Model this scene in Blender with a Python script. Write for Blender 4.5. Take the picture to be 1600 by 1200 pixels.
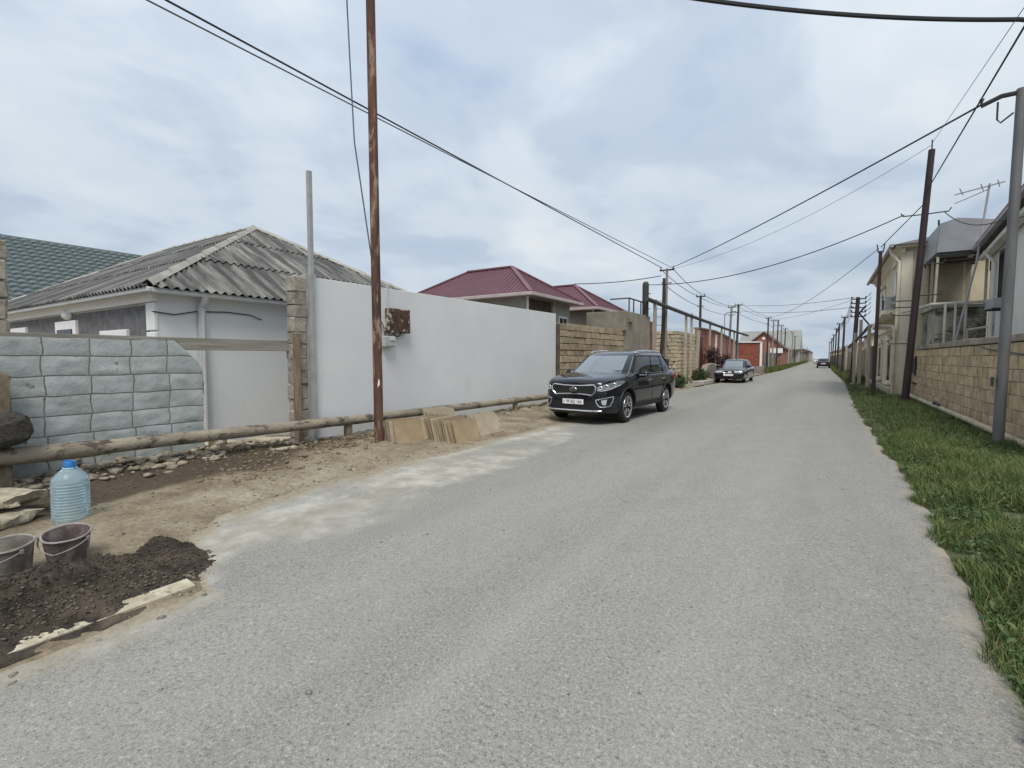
import bpy, bmesh, math, random
import numpy as np
from mathutils import Vector, Matrix, noise
from mathutils.bvhtree import BVHTree
R = math.radians
random.seed(7); rng = np.random.default_rng(7)
for o in list(bpy.data.objects): bpy.data.objects.remove(o)
S = bpy.context.scene
COL = S.collection

# ------------------------------------------------------------------ camera
cam = bpy.data.cameras.new('camera'); camo = bpy.data.objects.new('camera', cam); COL.objects.link(camo)
camo.location = (0, 0, 1.5)
camo.rotation_euler = (R(90 - 3.088), 0, R(32.507))
cam.sensor_width = 36; cam.lens = 36 * 760 / 1600
cam.clip_start = 0.05; cam.clip_end = 3000
S.camera = camo
S.render.resolution_x = 1024; S.render.resolution_y = 768

# ------------------------------------------------------------------ sky
W = bpy.data.worlds.new('World'); S.world = W; W.use_nodes = True
SUN_EL, SUN_AZ = 56, 148      # azimuth clockwise from +Y
nt = W.node_tree; N = nt.nodes; L = nt.links; N.clear()
def wn(t, **k):
    n = N.new(t)
    for a, b in k.items(): setattr(n, a, b)
    return n
sky = wn('ShaderNodeTexSky', sky_type='NISHITA', sun_disc=False)
sky.sun_elevation = R(SUN_EL); sky.sun_rotation = R(SUN_AZ); sky.air_density = 1.2; sky.dust_density = 2.5
bg1 = wn('ShaderNodeBackground'); bg1.inputs[1].default_value = 0.11
L.new(sky.outputs[0], bg1.inputs[0])
tc = wn('ShaderNodeTexCoord'); sx = wn('ShaderNodeSeparateXYZ'); L.new(tc.outputs['Generated'], sx.inputs[0])
mz = wn('ShaderNodeMath', operation='MAXIMUM'); L.new(sx.outputs[2], mz.inputs[0]); mz.inputs[1].default_value = 0.0
ad = wn('ShaderNodeMath', operation='ADD'); L.new(mz.outputs[0], ad.inputs[0]); ad.inputs[1].default_value = 0.22
dx = wn('ShaderNodeMath', operation='DIVIDE'); L.new(sx.outputs[0], dx.inputs[0]); L.new(ad.outputs[0], dx.inputs[1])
dy = wn('ShaderNodeMath', operation='DIVIDE'); L.new(sx.outputs[1], dy.inputs[0]); L.new(ad.outputs[0], dy.inputs[1])
cx = wn('ShaderNodeCombineXYZ'); L.new(dx.outputs[0], cx.inputs[0]); L.new(dy.outputs[0], cx.inputs[1]); cx.inputs[2].default_value = 3.7
def wnoise(scale, detail, rough, dist, sc=(1, 1, 1), rot=0.0, off=(0, 0, 0)):
    mp = wn('ShaderNodeMapping'); mp.inputs['Scale'].default_value = sc; mp.inputs['Rotation'].default_value = (0, 0, rot)
    mp.inputs['Location'].default_value = off
    L.new(cx.outputs[0], mp.inputs[0])
    n = wn('ShaderNodeTexNoise'); n.inputs['Scale'].default_value = scale; n.inputs['Detail'].default_value = detail
    n.inputs['Roughness'].default_value = rough; n.inputs['Distortion'].default_value = dist
    L.new(mp.outputs[0], n.inputs['Vector']); return n
def wramp(src, stops):
    r = wn('ShaderNodeValToRGB'); L.new(src, r.inputs[0]); r.color_ramp.interpolation = 'EASE'
    while len(r.color_ramp.elements) < len(stops): r.color_ramp.elements.new(0.5)
    for e, (p, c) in zip(r.color_ramp.elements, stops): e.position = p; e.color = c if len(c) == 4 else (*c, 1)
    return r
nA = wnoise(0.8, 5, 0.5, 0.25, (1, 0.9, 1), R(-25))
nB = wnoise(1.7, 6, 0.52, 0.35, (1, 0.8, 1), R(-40), (5, 2, 0))
cov = wramp(nA.outputs[0], [(0.30, (.66,) * 3), (0.50, (.97,) * 3)])
tone = wn('ShaderNodeMixRGB', blend_type='MIX'); tone.inputs[0].default_value = 0.55
L.new(nA.outputs[0], tone.inputs[1]); L.new(nB.outputs[0], tone.inputs[2])
ctone = wramp(tone.outputs[0], [(0.34, (.44, .55, .73)), (0.45, (.58, .67, .80)), (0.54, (.73, .81, .89)), (0.65, (.88, .92, .95))])
# overcast skies are darker towards the horizon all round
hz = wramp(mz.outputs[0], [(0.0, (.70, .73, .76)), (0.22, (.84, .86, .88)), (0.6, (1.03, 1.03, 1.02))])
hm = wn('ShaderNodeMixRGB', blend_type='MULTIPLY'); hm.inputs[0].default_value = 1.0; L.new(ctone.outputs[0], hm.inputs[1]); L.new(hz.outputs[0], hm.inputs[2])
bg2 = wn('ShaderNodeBackground'); bg2.inputs[1].default_value = 1.04
L.new(hm.outputs[0], bg2.inputs[0])
mx = wn('ShaderNodeMixShader'); L.new(cov.outputs[0], mx.inputs[0]); L.new(bg1.outputs[0], mx.inputs[1]); L.new(bg2.outputs[0], mx.inputs[2])
out = wn('ShaderNodeOutputWorld'); L.new(mx.outputs[0], out.inputs[0])

# ------------------------------------------------------------------ sun, exposure
sl = bpy.data.lights.new('sun', 'SUN'); sl.energy = 2.6; sl.angle = R(24); sl.color = (1, .965, .9)
so = bpy.data.objects.new('sun', sl); COL.objects.link(so)
so.rotation_euler = (R(90 - SUN_EL), 0, R(180 - SUN_AZ)); so.location = (-10, -20, 40)
VS = S.view_settings; VS.view_transform = 'Standard'; VS.look = 'None'; VS.exposure = 0.0; VS.gamma = 1.0; VS.use_curve_mapping = False

# ------------------------------------------------------------------ materials
MATS = {}
def new_mat(name):
    m = bpy.data.materials.new(name); m.use_nodes = True
    return m, m.node_tree.nodes, m.node_tree.links, m.node_tree.nodes['Principled BSDF']
def ramp(N, L, src, stops, ease=False):
    r = N.new('ShaderNodeValToRGB'); L.new(src, r.inputs[0])
    if ease: r.color_ramp.interpolation = 'EASE'
    while len(r.color_ramp.elements) < len(stops): r.color_ramp.elements.new(0.5)
    for e, (p, c) in zip(r.color_ramp.elements, stops): e.position = p; e.color = (*c, 1)
    return r
def tex(N, L, co, scale, detail=6, rough=.6, sc=(1, 1, 1), dist=0., kind='Noise'):
    mp = N.new('ShaderNodeMapping'); mp.inputs['Scale'].default_value = sc; L.new(co, mp.inputs[0])
    n = N.new('ShaderNodeTex' + kind); n.inputs['Scale'].default_value = scale
    if kind == 'Noise':
        n.inputs['Detail'].default_value = detail; n.inputs['Roughness'].default_value = rough; n.inputs['Distortion'].default_value = dist
    L.new(mp.outputs[0], n.inputs['Vector']); return n
def mixc(N, L, f, a, b, mode='MIX'):
    m = N.new('ShaderNodeMixRGB'); m.blend_type = mode
    for i, v in enumerate((f, a, b)):
        if hasattr(v, 'links') or hasattr(v, 'is_linked'): L.new(v, m.inputs[i])
        else: m.inputs[i].default_value = v if i == 0 else (*v, 1) if len(v) == 3 else v
    return m.outputs[0]
def mat(name, c1, c2=None, scale=3., rough=.85, metal=0., bump=.25, bscale=40., sc=(1, 1, 1), spots=None, spos=(.55, .65), sscale=4., ssc=(1, 1, 1), rnd=0., spec=.35, bdist=.01, coord=None, mid=(.38, .62)):
    """two-tone noise colour, optional spots colour over it (wear), per-object value jitter, fine bump"""
    if name in MATS: return MATS[name]
    m, N, L, B = new_mat(name)
    if coord is None: g = N.new('ShaderNodeNewGeometry'); co = g.outputs['Position']
    else: g = N.new('ShaderNodeTexCoord'); co = g.outputs['Object']
    c2 = c2 or tuple(x * .82 for x in c1)
    n = tex(N, L, co, scale, 7, .62, sc)
    col = ramp(N, L, n.outputs[0], [(mid[0], c2), (mid[1], c1)]).outputs[0]
    if spots:
        s = tex(N, L, co, sscale, 8, .68, ssc, .4)
        fr = ramp(N, L, s.outputs[0], [(spos[0], (0, 0, 0)), (spos[1], (1, 1, 1))]).outputs[0]
        col = mixc(N, L, fr, col, spots)
    if rnd:
        oi = N.new('ShaderNodeObjectInfo'); mr = N.new('ShaderNodeMapRange'); L.new(oi.outputs['Random'], mr.inputs[0])
        mr.inputs[3].default_value = 1 - rnd; mr.inputs[4].default_value = 1 + rnd
        cb = N.new('ShaderNodeCombineXYZ')
        for i in range(3): L.new(mr.outputs[0], cb.inputs[i])
        col = mixc(N, L, 1.0, col, cb.outputs[0], 'MULTIPLY')
    L.new(col, B.inputs['Base Color'])
    B.inputs['Roughness'].default_value = rough; B.inputs['Metallic'].default_value = metal
    B.inputs['Specular IOR Level'].default_value = spec
    if bump:
        b = N.new('ShaderNodeBump'); b.inputs['Strength'].default_value = bump; b.inputs['Distance'].default_value = bdist
        n2 = tex(N, L, co, bscale, 5, .65); L.new(n2.outputs[0], b.inputs['Height']); L.new(b.outputs[0], B.inputs['Normal'])
    MATS[name] = m; return m
def plain(name, c, rough=.5, metal=0., spec=.5, coat=0., trans=0., ior=1.45, alpha=1.):
    if name in MATS: return MATS[name]
    m, N, L, B = new_mat(name)
    B.inputs['Base Color'].default_value = (*c, 1); B.inputs['Roughness'].default_value = rough; B.inputs['Metallic'].default_value = metal
    B.inputs['Specular IOR Level'].default_value = spec; B.inputs['Coat Weight'].default_value = coat; B.inputs['Coat Roughness'].default_value = .04
    B.inputs['Transmission Weight'].default_value = trans; B.inputs['IOR'].default_value = ior; B.inputs['Alpha'].default_value = alpha
    MATS[name] = m; return m

# ------------------------------------------------------------------ builders
WORLDMODE = {}
def tag(o, label=None, cat=None, group=None, kind=None):
    if label: o['label'] = label
    if cat: o['category'] = cat
    if group: o['group'] = group
    if kind: o['kind'] = kind
    return o
def thing(name, label, cat, loc=(0, 0, 0), rotz=0, group=None, world=True):
    o = bpy.data.objects.new(name, None); COL.objects.link(o); o.empty_display_size = .2
    o.location = loc; o.rotation_euler = (0, 0, rotz)
    if world: WORLDMODE[o] = Matrix.Translation(loc).inverted()
    return tag(o, label, cat, group)
def link(o, parent):
    COL.objects.link(o)
    if parent:
        o.parent = parent
        if parent in WORLDMODE: o.matrix_parent_inverse = WORLDMODE[parent]
    return o
class MB:
    def __init__(s): s.v = []; s.f = []
    def add(s, v, f):
        k = len(s.v); s.v += [tuple(p) for p in v]; s.f += [tuple(i + k for i in q) for q in f]; return s
    def box(s, x0, x1, y0, y1, z0, z1):
        return s.add([(x0, y0, z0), (x1, y0, z0), (x1, y1, z0), (x0, y1, z0), (x0, y0, z1), (x1, y0, z1), (x1, y1, z1), (x0, y1, z1)],
                     [(0, 3, 2, 1), (4, 5, 6, 7), (0, 1, 5, 4), (1, 2, 6, 5), (2, 3, 7, 6), (3, 0, 4, 7)])
    def hexa(s, p):   # 8 points: bottom ring then top ring
        return s.add(p, [(0, 3, 2, 1), (4, 5, 6, 7), (0, 1, 5, 4), (1, 2, 6, 5), (2, 3, 7, 6), (3, 0, 4, 7)])
    def cyl(s, p0, p1, r0, r1=None, n=12, caps=True):
        r1 = r0 if r1 is None else r1
        p0 = Vector(p0); p1 = Vector(p1); d = (p1 - p0).normalized()
        a = d.orthogonal().normalized(); b = d.cross(a)
        v = []
        for p, r in ((p0, r0), (p1, r1)):
            for i in range(n):
                t = 2 * math.pi * i / n; v.append(p + a * (r * math.cos(t)) + b * (r * math.sin(t)))
        f = [(i, (i + 1) % n, n + (i + 1) % n, n + i) for i in range(n)]
        if caps: f += [tuple(range(n - 1, -1, -1)), tuple(range(n, 2 * n))]
        return s.add(v, f)
    def bar(s, p0, p1, w, h=None, up=(0, 0, 1)):
        h = h or w; p0 = Vector(p0); p1 = Vector(p1); d = (p1 - p0).normalized(); up = Vector(up)
        if abs(d.dot(up)) > .95: up = Vector((1, 0, 0))
        a = d.cross(up).normalized() * (w / 2); b = a.cross(d).normalized() * (h / 2)
        return s.hexa([p0 - a - b, p0 + a - b, p0 + a + b, p0 - a + b, p1 - a - b, p1 + a - b, p1 + a + b, p1 - a + b])
    def tube(s, pts, r, n=8):
        pts = [Vector(p) for p in pts]; v = []; ref = None
        for i, p in enumerate(pts):
            d = (pts[min(i + 1, len(pts) - 1)] - pts[max(i - 1, 0)]).normalized()
            a = d.orthogonal().normalized() if ref is None else (ref - d * ref.dot(d)).normalized()
            ref = a; b = d.cross(a); rr = r[i] if isinstance(r, (list, tuple)) else r
            for k in range(n):
                t = 2 * math.pi * k / n; v.append(p + a * rr * math.cos(t) + b * rr * math.sin(t))
        f = [(i * n + k, i * n + (k + 1) % n, (i + 1) * n + (k + 1) % n, (i + 1) * n + k) for i in range(len(pts) - 1) for k in range(n)]
        f += [tuple(range(n - 1, -1, -1)), tuple(range((len(pts) - 1) * n, len(pts) * n))]
        return s.add(v, f)
    def lathe(s, prof, c=(0, 0, 0), n=24, axis='z', arc=None):
        v = []; 
        for (r, z) in prof:
            for k in range(n):
                t = 2 * math.pi * k / n
                p = (r * math.cos(t), r * math.sin(t), z)
                if axis == 'x': p = (z, r * math.cos(t), r * math.sin(t))
                v.append((p[0] + c[0], p[1] + c[1], p[2] + c[2]))
        f = [(i * n + k, i * n + (k + 1) % n, (i + 1) * n + (k + 1) % n, (i + 1) * n + k) for i in range(len(prof) - 1) for k in range(n)]
        return s.add(v, f)
    def prism(s, poly, ext):   # poly of 3D points, extruded by vector
        n = len(poly); e = Vector(ext); v = [Vector(p) for p in poly]; v += [p + e for p in v[:n]]
        return s.add(v, [tuple(range(n - 1, -1, -1)), tuple(range(n, 2 * n))] + [(i, (i + 1) % n, n + (i + 1) % n, n + i) for i in range(n)])
    def quad(s, *p): return s.add(p, [tuple(range(len(p)))])
    def grid(s, fn, nu, nv):
        v = [fn(i / nu, j / nv) for j in range(nv + 1) for i in range(nu + 1)]
        f = [(j * (nu + 1) + i, j * (nu + 1) + i + 1, (j + 1) * (nu + 1) + i + 1, (j + 1) * (nu + 1) + i) for j in range(nv) for i in range(nu)]
        return s.add(v, f)
    def mesh(s, name, m, smooth=False, fix=True):
        me = bpy.data.meshes.new(name); me.from_pydata([tuple(p) for p in s.v], [], s.f)
        if fix:
            b = bmesh.new(); b.from_mesh(me); bmesh.ops.recalc_face_normals(b, faces=b.faces); b.to_mesh(me); b.free()
        if m: me.materials.append(m)
        if smooth:
            me.polygons.foreach_set('use_smooth', [True] * len(me.polygons))
            me.set_sharp_from_angle(angle=R(38))
        return me
    def build(s, name, m, parent=None, smooth=False, bevel=0., **t):
        o = bpy.data.objects.new(name, s.mesh(name, m, smooth)); link(o, parent)
        if bevel:
            b = o.modifiers.new('bevel', 'BEVEL'); b.width = bevel; b.segments = 2; b.limit_method = 'ANGLE'; b.angle_limit = R(40)
        return tag(o, **t)
def fast(name, verts, quads, m, parent=None, smooth=False, **t):
    me = bpy.data.meshes.new(name); k = quads.shape[1]
    me.vertices.add(len(verts)); me.vertices.foreach_set('co', np.asarray(verts, np.float32).ravel())
    me.loops.add(quads.size); me.loops.foreach_set('vertex_index', quads.astype(np.int32).ravel())
    me.polygons.add(len(quads)); me.polygons.foreach_set('loop_start', np.arange(0, quads.size, k, dtype=np.int32))
    if smooth: me.polygons.foreach_set('use_smooth', np.ones(len(quads), bool))
    me.update(); me.validate(); me.materials.append(m)
    o = bpy.data.objects.new(name, me); link(o, parent); return tag(o, **t)
def fbm(x, y, s=1., o=4, z=0.):
    return noise.fractal((x * s, y * s, z), 1.0, 2.0, o)
# rough building block: unit box with chamfered, jittered corners; scaled per object
def chamfer_box(m, seed, c=.05, j=.02, name='block'):
    r = random.Random(seed); b = bmesh.new(); bmesh.ops.create_cube(b, size=1.)
    bmesh.ops.bevel(b, geom=list(b.edges), offset=c, segments=1, affect='EDGES', profile=.5)
    for v in b.verts: v.co += Vector((r.uniform(-j, j), r.uniform(-j, j), r.uniform(-j, j)))
    me = bpy.data.meshes.new(name); b.to_mesh(me); b.free(); me.materials.append(m); return me
BLK = {}
def blocks(parent, m, o, du, dn, length, rows, bl, depth, name='block', jit=.15, gap=.014, skip=None, lean=.012, c=.05):
    """courses of blocks: o corner, du unit along, dn unit outward; rows = list of (z0, z1)"""
    if m.name not in BLK: BLK[m.name] = [chamfer_box(m, 11 * k + 3, c) for k in range(6)]
    o = Vector(o); du = Vector(du); dn = Vector(dn); rot = math.atan2(du.y, du.x); res = []
    for ri, (z0, z1) in enumerate(rows):
        u = -random.uniform(.1, .9) * bl
        while u < length - .03:
            l = bl * random.uniform(1 - jit, 1 + jit); a = max(u, 0); b = min(u + l, length); u += l
            if b - a < .05: continue
            if length - b < .06: b = length; u = length
            if skip and skip((a + b) / 2, (z0 + z1) / 2): continue
            ob = bpy.data.objects.new(name, random.choice(BLK[m.name])); link(ob, parent)
            pr = random.uniform(-lean, lean)
            ob.location = o + du * ((a + b) / 2) - dn * (depth / 2 - pr) + Vector((0, 0, (z0 + z1) / 2))
            ob.rotation_euler = (random.uniform(-.01, .01), random.uniform(-.012, .012), rot + random.uniform(-.012, .012))
            ob.scale = (b - a - gap, depth, z1 - z0 - gap * random.uniform(.7, 1.2)); res.append(ob)
    return res
def rows_of(z0, z1, n, j=.08):
    zs = np.linspace(z0, z1, n + 1); h = (z1 - z0) / n
    for i in range(1, n): zs[i] += random.uniform(-j, j) * h
    return list(zip(zs[:-1], zs[1:]))
def text_mesh(s, size, m, depth=.002):
    cu = bpy.data.curves.new('txt', 'FONT'); cu.body = s; cu.size = size; cu.extrude = depth; cu.align_x = 'CENTER'; cu.align_y = 'CENTER'; cu.resolution_u = 2
    o = bpy.data.objects.new('txt', cu); COL.objects.link(o); bpy.context.view_layer.update()
    me = bpy.data.meshes.new_from_object(o.evaluated_get(bpy.context.evaluated_depsgraph_get()))
    bpy.data.objects.remove(o); me.materials.clear(); me.materials.append(m); return me
def copy_tree(o, parent=None):
    c = o.copy(); COL.objects.link(c); c.parent = parent
    for ch in list(o.children): copy_tree(ch, c)
    return c
# ------------------------------------------------------------------ ground and road
m_ground = mat('ground_dirt', (.30, .25, .18), (.21, .17, .12), 1.3, .95, bump=.6, bscale=30, spots=(.36, .32, .25), spos=(.52, .66), sscale=.9)
MB().quad((-900, -900, -.06), (900, -900, -.06), (900, 1500, -.06), (-900, 1500, -.06)).build('ground', m_ground, kind='structure')
LE = [(-60, -3.2), (-4, -3.2), (.58, -3.3), (1.5, -3.42), (1.72, -4.1), (1.9, -4.5), (2.3, -4.8), (3.0, -5.05), (3.74, -5.1), (5.78, -5.15), (7.9, -5.15), (9.5, -5.1), (16, -5.4), (23, -5.6), (30, -5.3), (45, -4.6), (69, -4.0), (400, -3.9)]
RE = [(-60, .9), (0, .82), (3.2, .84), (4.1, .88), (7.3, 1.0), (17, .92), (34, 1.25), (65, .98), (400, .95)]
ly, lx = zip(*LE); ry, rx = zip(*RE)
def ledge(y): return float(np.interp(y, ly, lx)) + .10 * fbm(0, y, .9, 4) + .03 * fbm(3, y, 6, 3)
def redge(y): return float(np.interp(y, ry, rx)) + .06 * fbm(9, y, 1.3, 4) + .02 * fbm(5, y, 7, 3)
def road_material():
    m, N, L, B = new_mat('road_asphalt')
    g = N.new('ShaderNodeNewGeometry'); co = g.outputs['Position']
    big = tex(N, L, co, .9, 6, .6, (1, .07, 1)); med = tex(N, L, co, 3, 7, .75, (1, .5, 1)); fine = tex(N, L, co, 52, 3, .75); grain = tex(N, L, co, 150, 2, .8)
    c = ramp(N, L, big.outputs[0], [(.35, (.245, .236, .212)), (.65, (.305, .294, .266))]).outputs[0]
    c = mixc(N, L, .28, c, ramp(N, L, med.outputs[0], [(.35, (.22, .213, .192)), (.65, (.33, .319, .29))]).outputs[0])
    f1 = ramp(N, L, fine.outputs[0], [(.30, (.25, .25, .24)), (.44, (.90, .90, .90)), (.60, (1.06, 1.06, 1.05)), (.70, (1.75, 1.73, 1.68))]).outputs[0]
    c = mixc(N, L, .75, c, f1, 'MULTIPLY')
    f2 = ramp(N, L, grain.outputs[0], [(.3, (.5, .5, .5)), (.7, (1.42, 1.42, 1.42))]).outputs[0]
    c = mixc(N, L, .85, c, f2, 'MULTIPLY')
    # pale tyre-polished track along the road
    at = N.new('ShaderNodeAttribute'); at.attribute_name = 'track'
    tn = tex(N, L, co, 3, 5, .7, (1, .4, 1)); tm = N.new('ShaderNodeMath'); tm.operation = 'MULTIPLY'; L.new(at.outputs['Fac'], tm.inputs[0]); L.new(tn.outputs[0], tm.inputs[1])
    c = mixc(N, L, tm.outputs[0], c, (.36, .35, .32))
    # cement dust and soil carried onto the left edge
    ed = N.new('ShaderNodeAttribute'); ed.attribute_name = 'dust'
    dn = tex(N, L, co, 1.2, 9, .72, (1, .55, 1), .6)
    su = N.new('ShaderNodeMath'); su.operation = 'ADD'; L.new(ed.outputs['Fac'], su.inputs[0]); L.new(dn.outputs[0], su.inputs[1])
    msk = ramp(N, L, su.outputs[0], [(.78, (0, 0, 0)), (1.12, (.8, .8, .8))]).outputs[0]
    dcn = tex(N, L, co, 2.6, 6, .65)
    dcol = ramp(N, L, dcn.outputs[0], [(.35, (.29, .255, .20)), (.48, (.37, .345, .29)), (.62, (.50, .485, .435))]).outputs[0]
    c = mixc(N, L, msk, c, dcol)
    e3 = N.new('ShaderNodeAttribute'); e3.attribute_name = 'dirt'
    s3 = N.new('ShaderNodeMath'); s3.operation = 'ADD'; L.new(e3.outputs['Fac'], s3.inputs[0]); L.new(med.outputs[0], s3.inputs[1])
    dv = tex(N, L, co, 22, 6, .75)
    c = mixc(N, L, ramp(N, L, s3.outputs[0], [(.72, (0, 0, 0)), (1.2, (1, 1, 1))]).outputs[0], c, ramp(N, L, dv.outputs[0], [(.32, (.19, .155, .105)), (.68, (.39, .335, .25))]).outputs[0])
    ed2 = N.new('ShaderNodeAttribute'); ed2.attribute_name = 'sand'
    su2 = N.new('ShaderNodeMath'); su2.operation = 'ADD'; L.new(ed2.outputs['Fac'], su2.inputs[0]); L.new(med.outputs[0], su2.inputs[1])
    c = mixc(N, L, ramp(N, L, su2.outputs[0], [(.75, (0, 0, 0)), (1.15, (.75, .75, .75))]).outputs[0], c, (.36, .30, .235))
    L.new(c, B.inputs['Base Color']); B.inputs['Roughness'].default_value = .82; B.inputs['Specular IOR Level'].default_value = .3
    b = N.new('ShaderNodeBump'); b.inputs['Strength'].default_value = .55; b.inputs['Distance'].default_value = .006
    L.new(fine.outputs[0], b.inputs['Height']); L.new(b.outputs[0], B.inputs['Normal'])
    return m
ys = np.concatenate([np.arange(-12, 0, .5), np.arange(0, 14, .08), np.arange(14, 40, .25), np.arange(40, 400, 4)])
NU = 60; V = []; DUST = []; DI = []; TR = []; SA = []
for y in ys:
    a, b = ledge(y), redge(y)
    for i in range(NU + 1):
        u = i / NU; x = a + (b - a) * (u ** 1.0)
        z = .012 * fbm(x, y, .35, 2) * min(1, u * 6) * min(1, (1 - u) * 6) + .004 + (-.02 if i in (0, NU) else 0)
        V.append((x, y, z))
        d = x - a
        dd = .50 * math.exp(-d / .45) * (1 if 1.6 < y < 14 else .6) + .24 * math.exp(-d / 1.0) * (1 if y < 12 else .4)
        # cement spill in front of the slab piles
        dd += .55 * math.exp(-((x + 4.25) / .55) ** 2 - ((y - 4.6) / .8) ** 2) + .38 * math.exp(-((x + 3.9) / .5) ** 2 - ((y - 6.2) / 1.2) ** 2) + .40 * math.exp(-((x + 4.3) / .5) ** 2 - ((y - 8.2) / .8) ** 2) + .42 * math.exp(-((x + 3.9) / .6) ** 2 - ((y - 2.9) / .9) ** 2)
        DUST.append(dd); DI.append((.9 if y > 2.4 else .40) * math.exp(-(d / .2) ** 1.3) + (.25 * math.exp(-d / .7) if y < 16 else 0)); SA.append(.5 * math.exp(-(b - x) / .28))
        TR.append(.42 * math.exp(-((x + 1.42 + .05 * math.sin(y * .4)) / .10) ** 2) * max(0, min(1, (9 - y) / 4)) + .3 * math.exp(-((x + .4) / .4) ** 2) + .25 * math.exp(-((x + 2.3) / .4) ** 2))
n1 = NU + 1; I = np.arange(len(ys) - 1)[:, None] * n1 + np.arange(NU)[None, :]
Q = np.stack([I, I + 1, I + n1 + 1, I + n1], -1).reshape(-1, 4)
road = fast('road', np.array(V), Q, road_material(), smooth=True, kind='structure')
for nm, arr in (('dust', DUST), ('dirt', DI), ('track', TR), ('sand', SA)):
    at = road.data.attributes.new(nm, 'FLOAT', 'POINT'); at.data.foreach_set('value', np.array(arr, np.float32))

def verge_material():
    m, N, L, B = new_mat('verge_dirt')
    g = N.new('ShaderNodeNewGeometry'); co = g.outputs['Position']
    a = tex(N, L, co, 1.6, 8, .65); f = tex(N, L, co, 22, 6, .75); ff = tex(N, L, co, 90, 3, .7)
    c = ramp(N, L, a.outputs[0], [(.35, (.20, .155, .105)), (.52, (.30, .25, .175)), (.66, (.38, .335, .255))]).outputs[0]
    c = mixc(N, L, .7, c, ramp(N, L, f.outputs[0], [(.32, (.42, .42, .42)), (.68, (1.25, 1.25, 1.25))]).outputs[0], 'MULTIPLY')
    c = mixc(N, L, .6, c, ramp(N, L, ff.outputs[0], [(.3, (.6, .6, .6)), (.7, (1.3, 1.3, 1.3))]).outputs[0], 'MULTIPLY')
    d = N.new('ShaderNodeAttribute'); d.attribute_name = 'damp'
    s = N.new('ShaderNodeMath'); s.operation = 'ADD'; L.new(d.outputs['Fac'], s.inputs[0]); L.new(f.outputs[0], s.inputs[1])
    dm = ramp(N, L, s.outputs[0], [(.75, (0, 0, 0)), (1.25, (.92, .92, .92))]).outputs[0]
    c = mixc(N, L, dm, c, ramp(N, L, f.outputs[0], [(.3, (.035, .026, .018)), (.7, (.10, .078, .055))]).outputs[0])
    L.new(c, B.inputs['Base Color']); B.inputs['Roughness'].default_value = .95; B.inputs['Specular IOR Level'].default_value = .2
    b = N.new('ShaderNodeBump'); b.inputs['Strength'].default_value = .7; b.inputs['Distance'].default_value = .02
    L.new(f.outputs[0], b.inputs['Height']); L.new(b.outputs[0], B.inputs['Normal'])
    return m
m_verge = verge_material()
def verge_z(x, y):
    d = ledge(y) - x
    z = max(-.05, min(.045, d * .10 + .012 * fbm(x, y, 4, 4))) if d < .6 else .045
    k = max(0, min(1, (d - .1) / .8))
    z += k * (.028 * fbm(x, y, 1.7, 3) + .016 * fbm(x, y, 7, 4) + .008 * fbm(x, y, 19, 2))
    z += .07 * math.exp(-((x + 7.0) / .5) ** 2) * max(0, fbm(x, y, 2.2, 3) + .4) * (1 if y > 4 else .6)
    if y < 5: z += .15 * math.exp(-((x + 7.45) / .38) ** 2) * (1 + .5 * fbm(x, y, 3, 3)) * min(1, (5 - y))
    z += .06 * math.exp(-((x + 6.6) / .35) ** 2 - ((y - 5.5) / .9) ** 2) * (1 + fbm(x, y, 5, 3))
    return z
def patch(name, x0, x1, y0, y1, st, zf, m, dampf=None, **t):
    xs = np.arange(x0, x1 + 1e-6, st); yv = np.arange(y0, y1 + 1e-6, st)
    V = np.array([(x, y, zf(x, y)) for y in yv for x in xs]); n = len(xs)
    I = np.arange(len(yv) - 1)[:, None] * n + np.arange(n - 1)[None, :]
    o = fast(name, V, np.stack([I, I + 1, I + n + 1, I + n], -1).reshape(-1, 4), m, smooth=True, **t)
    if dampf:
        at = o.data.attributes.new('damp', 'FLOAT', 'POINT'); at.data.foreach_set('value', np.array([dampf(v[0], v[1]) for v in V], np.float32))
    return o
def damp(x, y):
    d = 1.0 * math.exp(-max(0, x + 6.1 + .30 * (y - 1)) ** 2 / .12) * (1 if y < 3.5 else math.exp(-((y - 3.5) / 1.5) ** 2))
    d += .55 * math.exp(-((x + 6.4) / .45) ** 2 - ((y - 3.7) / .5) ** 2) + .5 * math.exp(-((x + 6.9) / .5) ** 2 - ((y - 5.8) / 1.2) ** 2)
    d += .25 * math.exp(-((x + 6.9) / .3) ** 2)
    return d
patch('dirt_verge', -9.4, -3.0, -2, 26, .055, verge_z, m_verge, damp, kind='structure')
def right_z(x, y):
    d = x - redge(y); return max(-.05, min(.06, d * .12)) + max(0, min(1, d)) * .03 * fbm(x, y, 2, 3)
m_soil_r = mat('right_verge_soil', (.13, .115, .075), (.07, .065, .04), 3, .95, bump=.5)
patch('grass_verge', .6, 3.0, -2, 45, .1, right_z, m_soil_r, kind='structure')
m_bank = mat('far_verge_soil', (.16, .15, .09), (.08, .09, .04), 2, .95, bump=.5)
MB().quad((1.1, 45, .02), (3, 45, .02), (3, 300, .02), (1.1, 300, .02)).build('far_grass_verge', m_bank, kind='structure')
MB().quad((-8, 26, .01), (-5.6, 26, .01), (-4.7, 45, .01), (-4.2, 69, .01), (-4.1, 300, .01), (-8, 300, .01)).build('far_dirt_verge', m_verge, kind='structure')

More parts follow.
